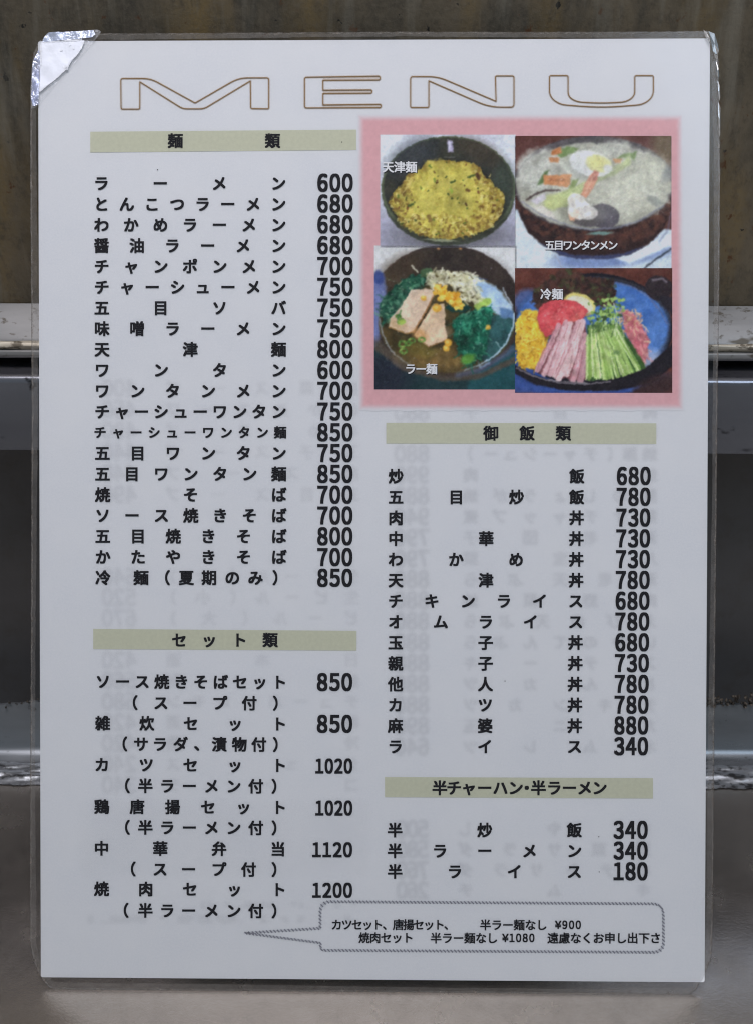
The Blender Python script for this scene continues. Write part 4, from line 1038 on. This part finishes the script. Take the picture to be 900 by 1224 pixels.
def film_mat(name, haze, tint, rough, fres=0.04, dirt=0.0, dirtc=(0.1, 0.08, 0.06), scale=120, gl=1.0, bumpy=True):
    """clear plastic: see-through, a thin milky haze, and its mirror-like skin"""
    t = NT(name)
    tr = t.n('ShaderNodeBsdfTransparent'); df = t.n('ShaderNodeBsdfDiffuse'); df.inputs[0].default_value = (*tint, 1)
    a = t.n('ShaderNodeMixShader'); t.l(tr.outputs[0], a.inputs[1]); t.l(df.outputs[0], a.inputs[2])
    if np.ndim(haze): t.l(t.ramp(t.noise(scale, 4, 0.65), [(0.32, haze[0]), (0.72, haze[1])]), a.inputs[0])
    else: a.inputs[0].default_value = haze
    sh = a.outputs[0]
    if dirt:
        b = t.n('ShaderNodeMixShader'); dd = t.n('ShaderNodeBsdfDiffuse'); dd.inputs[0].default_value = (*dirtc, 1)
        t.l(t.ramp(t.noise(scale * 2.2, 4, 0.7), [(0.5, 0), (0.68, dirt)]), b.inputs[0]); t.l(sh, b.inputs[1]); t.l(dd.outputs[0], b.inputs[2]); sh = b.outputs[0]
    g = t.n('ShaderNodeBsdfGlossy'); g.inputs['Roughness'].default_value = rough
    if bumpy: t.l(t.bump(t.noise(70, 3, 0.5), 0.35, 0.0006), g.inputs['Normal'])
    fr = t.n('ShaderNodeFresnel'); fr.inputs[0].default_value = 1.0 + 2 * math.sqrt(fres) / (1 - math.sqrt(fres)) if fres < 1 else 1.5
    m = t.n('ShaderNodeMixShader')
    if gl != 1.0:
        mm = t.n('ShaderNodeMath', operation='MULTIPLY'); mm.inputs[1].default_value = gl; t.l(fr.outputs[0], mm.inputs[0]); t.l(mm.outputs[0], m.inputs[0])
    else: t.l(fr.outputs[0], m.inputs[0])
    t.l(sh, m.inputs[1]); t.l(g.outputs[0], m.inputs[2])
    return t.done(m.outputs[0])
# front and back skin as one thin slab round the paper
def slab(name, p, z1, z0, mat, parent):
    n = len(p); V = np.concatenate([sheet_pts(p[:, 0], p[:, 1], z1), sheet_pts(p[:, 0], p[:, 1], z0)])
    f = [tuple(range(n)), tuple(range(2 * n - 1, n - 1, -1))] + [(i, (i + 1) % n, (i + 1) % n + n, i + n) for i in range(n)]
    me = mesh_np(name, V, f)
    bm = bmesh.new(); bm.from_mesh(me); bmesh.ops.recalc_face_normals(bm, faces=bm.faces); bm.to_mesh(me); bm.free()
    return link(name, me, mat, parent)
slab('laminate_film', film_out, Z_FILM, -0.0003, film_mat('clear_film', 0.0, (0.7, 0.72, 0.75), 0.12, 0.03, bumpy=False, gl=0.6), menu)
# sealed rim of the pouch: two skins fused, milky and a little dirty
n = len(film_out)
def ring(name, a, b, z, mat, parent):
    m = len(a); V = np.concatenate([sheet_pts(a[:, 0], a[:, 1], z), sheet_pts(b[:, 0], b[:, 1], z)])
    F = np.array([(i, (i + 1) % m, (i + 1) % m + m, i + m) for i in range(m)])
    me = mesh_np(name, V, F)
    nz = np.empty(len(me.polygons) * 3, np.float32); me.polygons.foreach_get('normal', nz)
    if nz[2::3].mean() < 0: me.flip_normals()
    return link(name, me, mat, parent)
wv = 6.2 + 1.2 * np.sin(np.arange(n) * .021) + np.convolve(RNG.normal(0, .5, n), np.ones(9) / 9, 'same')
rim = ring('sealed_rim', film_out, inset(film_out, wv), -0.00018, film_mat('milky_rim', (0.12, 0.27), (0.42, 0.385, 0.35), 0.3, 0.02, 0.30, (0.10, 0.075, 0.05), 160, 0.5), menu)
ew = 0.9 + np.abs(np.convolve(RNG.normal(0, 1.0, n), np.ones(3) / 3, 'same'))
ring('cut_edge', inset(film_out, -0.1), inset(film_out, ew), -0.00014, film_mat('cut_edge', (0.05, 0.60), (0.46, 0.41, 0.36), 0.25, 0.03, 0.45, (0.16, 0.10, 0.06), 260), rim)

# crinkled splits in the film at the upper right corner
def shard(pts_px, lift, name, parent, mat):
    p = np.array(pts_px, float); V = sheet_pts(p[:, 0], p[:, 1], Z_FILM + 0.0001)
    V[:, 2] += np.array(lift)
    m = len(p); c = V.mean(0); V2 = np.vstack([V, c + np.array([0, 0, .0002])])
    return V2, [(i, (i + 1) % m, m) for i in range(m)]
sv, sf, k0 = [], [], 0
for pts, lf in (([(839.5, 36), (843, 40), (846.5, 48), (848.2, 55), (846, 53), (841.5, 45)], [0, .0004, .0008, .0003, .0006, .0003]),
                ([(846, 38), (853, 41), (856.5, 54), (857.5, 62), (856, 68), (850, 62), (848.5, 55)], [0, 0, .0003, .0005, .0002, .0006, .0008]),
                ([(850, 60), (854, 64), (857, 68), (856, 72), (853, 70)], [.0005, .0002, .0004, 0, .0003]),
                ([(854.5, 72), (857, 84), (858.2, 92), (856.5, 95), (855, 88)], [0, .0005, .0004, .0006, .0003]),
                ([(856.5, 96), (858.8, 104), (859.4, 118), (858, 122), (857, 110)], [0, .0003, .0004, .0002, .0005]),
                ([(857.6, 122), (859.6, 130), (859.3, 162), (858, 164), (857.2, 140)], [0, .0003, .0004, .0002, .0004])):
    v, f = shard(pts, lf, 's', menu, None); sv.append(v); sf += [tuple(i + k0 for i in q) for q in f]; k0 += len(v)
crk = link('split_film_edge', mesh_np('split_film_edge', np.vstack(sv), sf), film_mat('split_film', (0.20, 0.75), (0.62, 0.60, 0.57), 0.2, 0.10, 0.25, (0.07, 0.06, 0.05), 420), menu)
crk['label'] = 'cracked whitish film along the top right edge'

# folded clear tape over the upper left corner
def tape():
    root_pts = [(57, 41), (118, 36), (122, 39), (114, 50), (78, 90), (44, 129), (38.5, 131), (37.5, 110), (39, 82), (47, 60)]
    me_p = np.array(root_pts, float)
    n = 46
    xs = np.linspace(34, 126, 2 * n); ys = np.linspace(32, 136, 2 * n + 12)
    return me_p, xs, ys
tp, xs, ys = tape()
def tape_part(name, poly_, z, mat, parent, wav, seed):
    """a patch of film gridded finely so that it can buckle"""
    f = inpoly([tuple(q) for q in poly_])
    p = resample(np.array(poly_, float), 1.6)
    bm = bmesh.new()
    vs = [bm.verts.new((q[0], q[1], 0)) for q in p]; bm.faces.new(vs)
    bmesh.ops.triangulate(bm, faces=bm.faces[:])
    for it in range(4):
        long = [e for e in bm.edges if e.calc_length() > 3.0]
        if not long: break
        bmesh.ops.subdivide_edges(bm, edges=long, cuts=1); bmesh.ops.triangulate(bm, faces=bm.faces[:])
    bm.verts.ensure_lookup_table()
    P = np.array([v.co[:2] for v in bm.verts]); F = [tuple(v.index for v in q.verts) for q in (bm.verts.index_update() or bm.faces)]
    bm.free()
    V = sheet_pts(P[:, 0], P[:, 1], z)
    rg = np.random.default_rng(seed)
    d = np.zeros(len(P))
    for q in range(7):
        a = rg.uniform(0, 6.28); k = rg.uniform(.08, .5); d += np.sin((P[:, 0] * math.cos(a) + P[:, 1] * math.sin(a)) * k + rg.uniform(0, 6)) / (1 + 3 * k)
    V[:, 2] += np.maximum(d * wav, -0.00012)
    me = mesh_np(name, V, F, True)
    nz = np.empty(len(me.polygons) * 3, np.float32); me.polygons.foreach_get('normal', nz)
    if nz[2::3].mean() < 0: me.flip_normals()
    return link(name, me, mat, parent)
def tape_mat(name, body, mixv, gloss, rough, bump=0.5, sc=260):
    t = NT(name)
    tr = t.n('ShaderNodeBsdfTransparent'); df = t.n('ShaderNodeBsdfDiffuse'); df.inputs[0].default_value = (*body, 1)
    a = t.n('ShaderNodeMixShader'); t.l(tr.outputs[0], a.inputs[1]); t.l(df.outputs[0], a.inputs[2])
    if np.ndim(mixv): t.l(t.ramp(t.noise(sc, 4, 0.6), [(0.35, mixv[0]), (0.65, mixv[1])]), a.inputs[0])
    else: a.inputs[0].default_value = mixv
    g = t.n('ShaderNodeBsdfGlossy'); g.inputs['Roughness'].default_value = rough; g.inputs[0].default_value = (0.86, 0.90, 1.0, 1)
    t.l(t.bump(t.noise(sc, 4, 0.6), bump, 0.0008), g.inputs['Normal'])
    m = t.n('ShaderNodeMixShader'); m.inputs[0].default_value = gloss; t.l(a.outputs[0], m.inputs[1]); t.l(g.outputs[0], m.inputs[2])
    return t.done(m.outputs[0])
tape_o = tape_part('corner_tape', tp, Z_FILM + 0.00022, tape_mat('clear_tape', (0.86, 0.86, 0.86), 0.10, 0.08, 0.25), menu, 0.000025, 1)
tape_o['label'] = 'shiny folded clear tape over the top left corner'
tape_part('shiny_fold', [(51, 51.5), (102, 49.5), (98, 60), (84, 78), (66, 97), (48, 111), (49.5, 80)], Z_FILM + 0.00030, tape_mat('white_tape_glare', (0.88, 0.89, 0.92), 0.8, 0.30, 0.5, 0.12), tape_o, 0.000022, 2)  # bright reflection on the clear tape put into its white body colour
tape_part('tape_strip', [(60, 40.5), (113, 37.5), (116, 43), (112, 46.5), (80, 49), (52, 51.5), (54, 46)], Z_FILM + 0.0006, tape_mat('bluish_tape_glare', (0.62, 0.70, 0.90), (0.45, 0.85), 0.2, 0.15, 0.9, 420), tape_o, 0.0002, 3)  # clear tape; its bluish reflection is painted as body colour
tape_part('tape_strip', [(48, 60), (49.5, 72), (48.6, 100), (47.5, 126), (41, 128), (38.8, 118), (40, 92), (41.5, 74)], Z_FILM + 0.0006, tape_mat('violet_tape_glare', (0.55, 0.60, 0.88), (0.15, 0.95), 0.2, 0.15, 1.0, 420), tape_o, 0.0002, 4)  # clear tape again, the violet-blue sheen painted into its colour
gk = Ink()
for q in ([(101.5, 50), (99, 57), (94, 65), (86, 73), (82, 81), (70, 93), (58, 102), (48, 111)], [(76, 81), (83, 84)], [(79, 79), (82, 85)], [(73, 62), (77, 60)], [(84, 56), (86, 54)], [(88, 59), (91, 58.5)], [(51, 53), (50.5, 64), (50, 80)], [(54, 51.5), (100, 48.6)]):
    gk.stroke(resample(np.array(q, float), 1.2, False), 1.9, jit=.45)
gk.build('tape_crease', tape_mat('white_crease', (0.93, 0.94, 0.97), 0.85, 0.1, 0.3), tape_o, Z_FILM + 0.00040)

print('shelf heights', [round(H(a, b), 4) for a, b in ((363, YW), (431, .1305), (448, .125), (542, .1235), (842, .143), (912, .1165), (938, .112))])
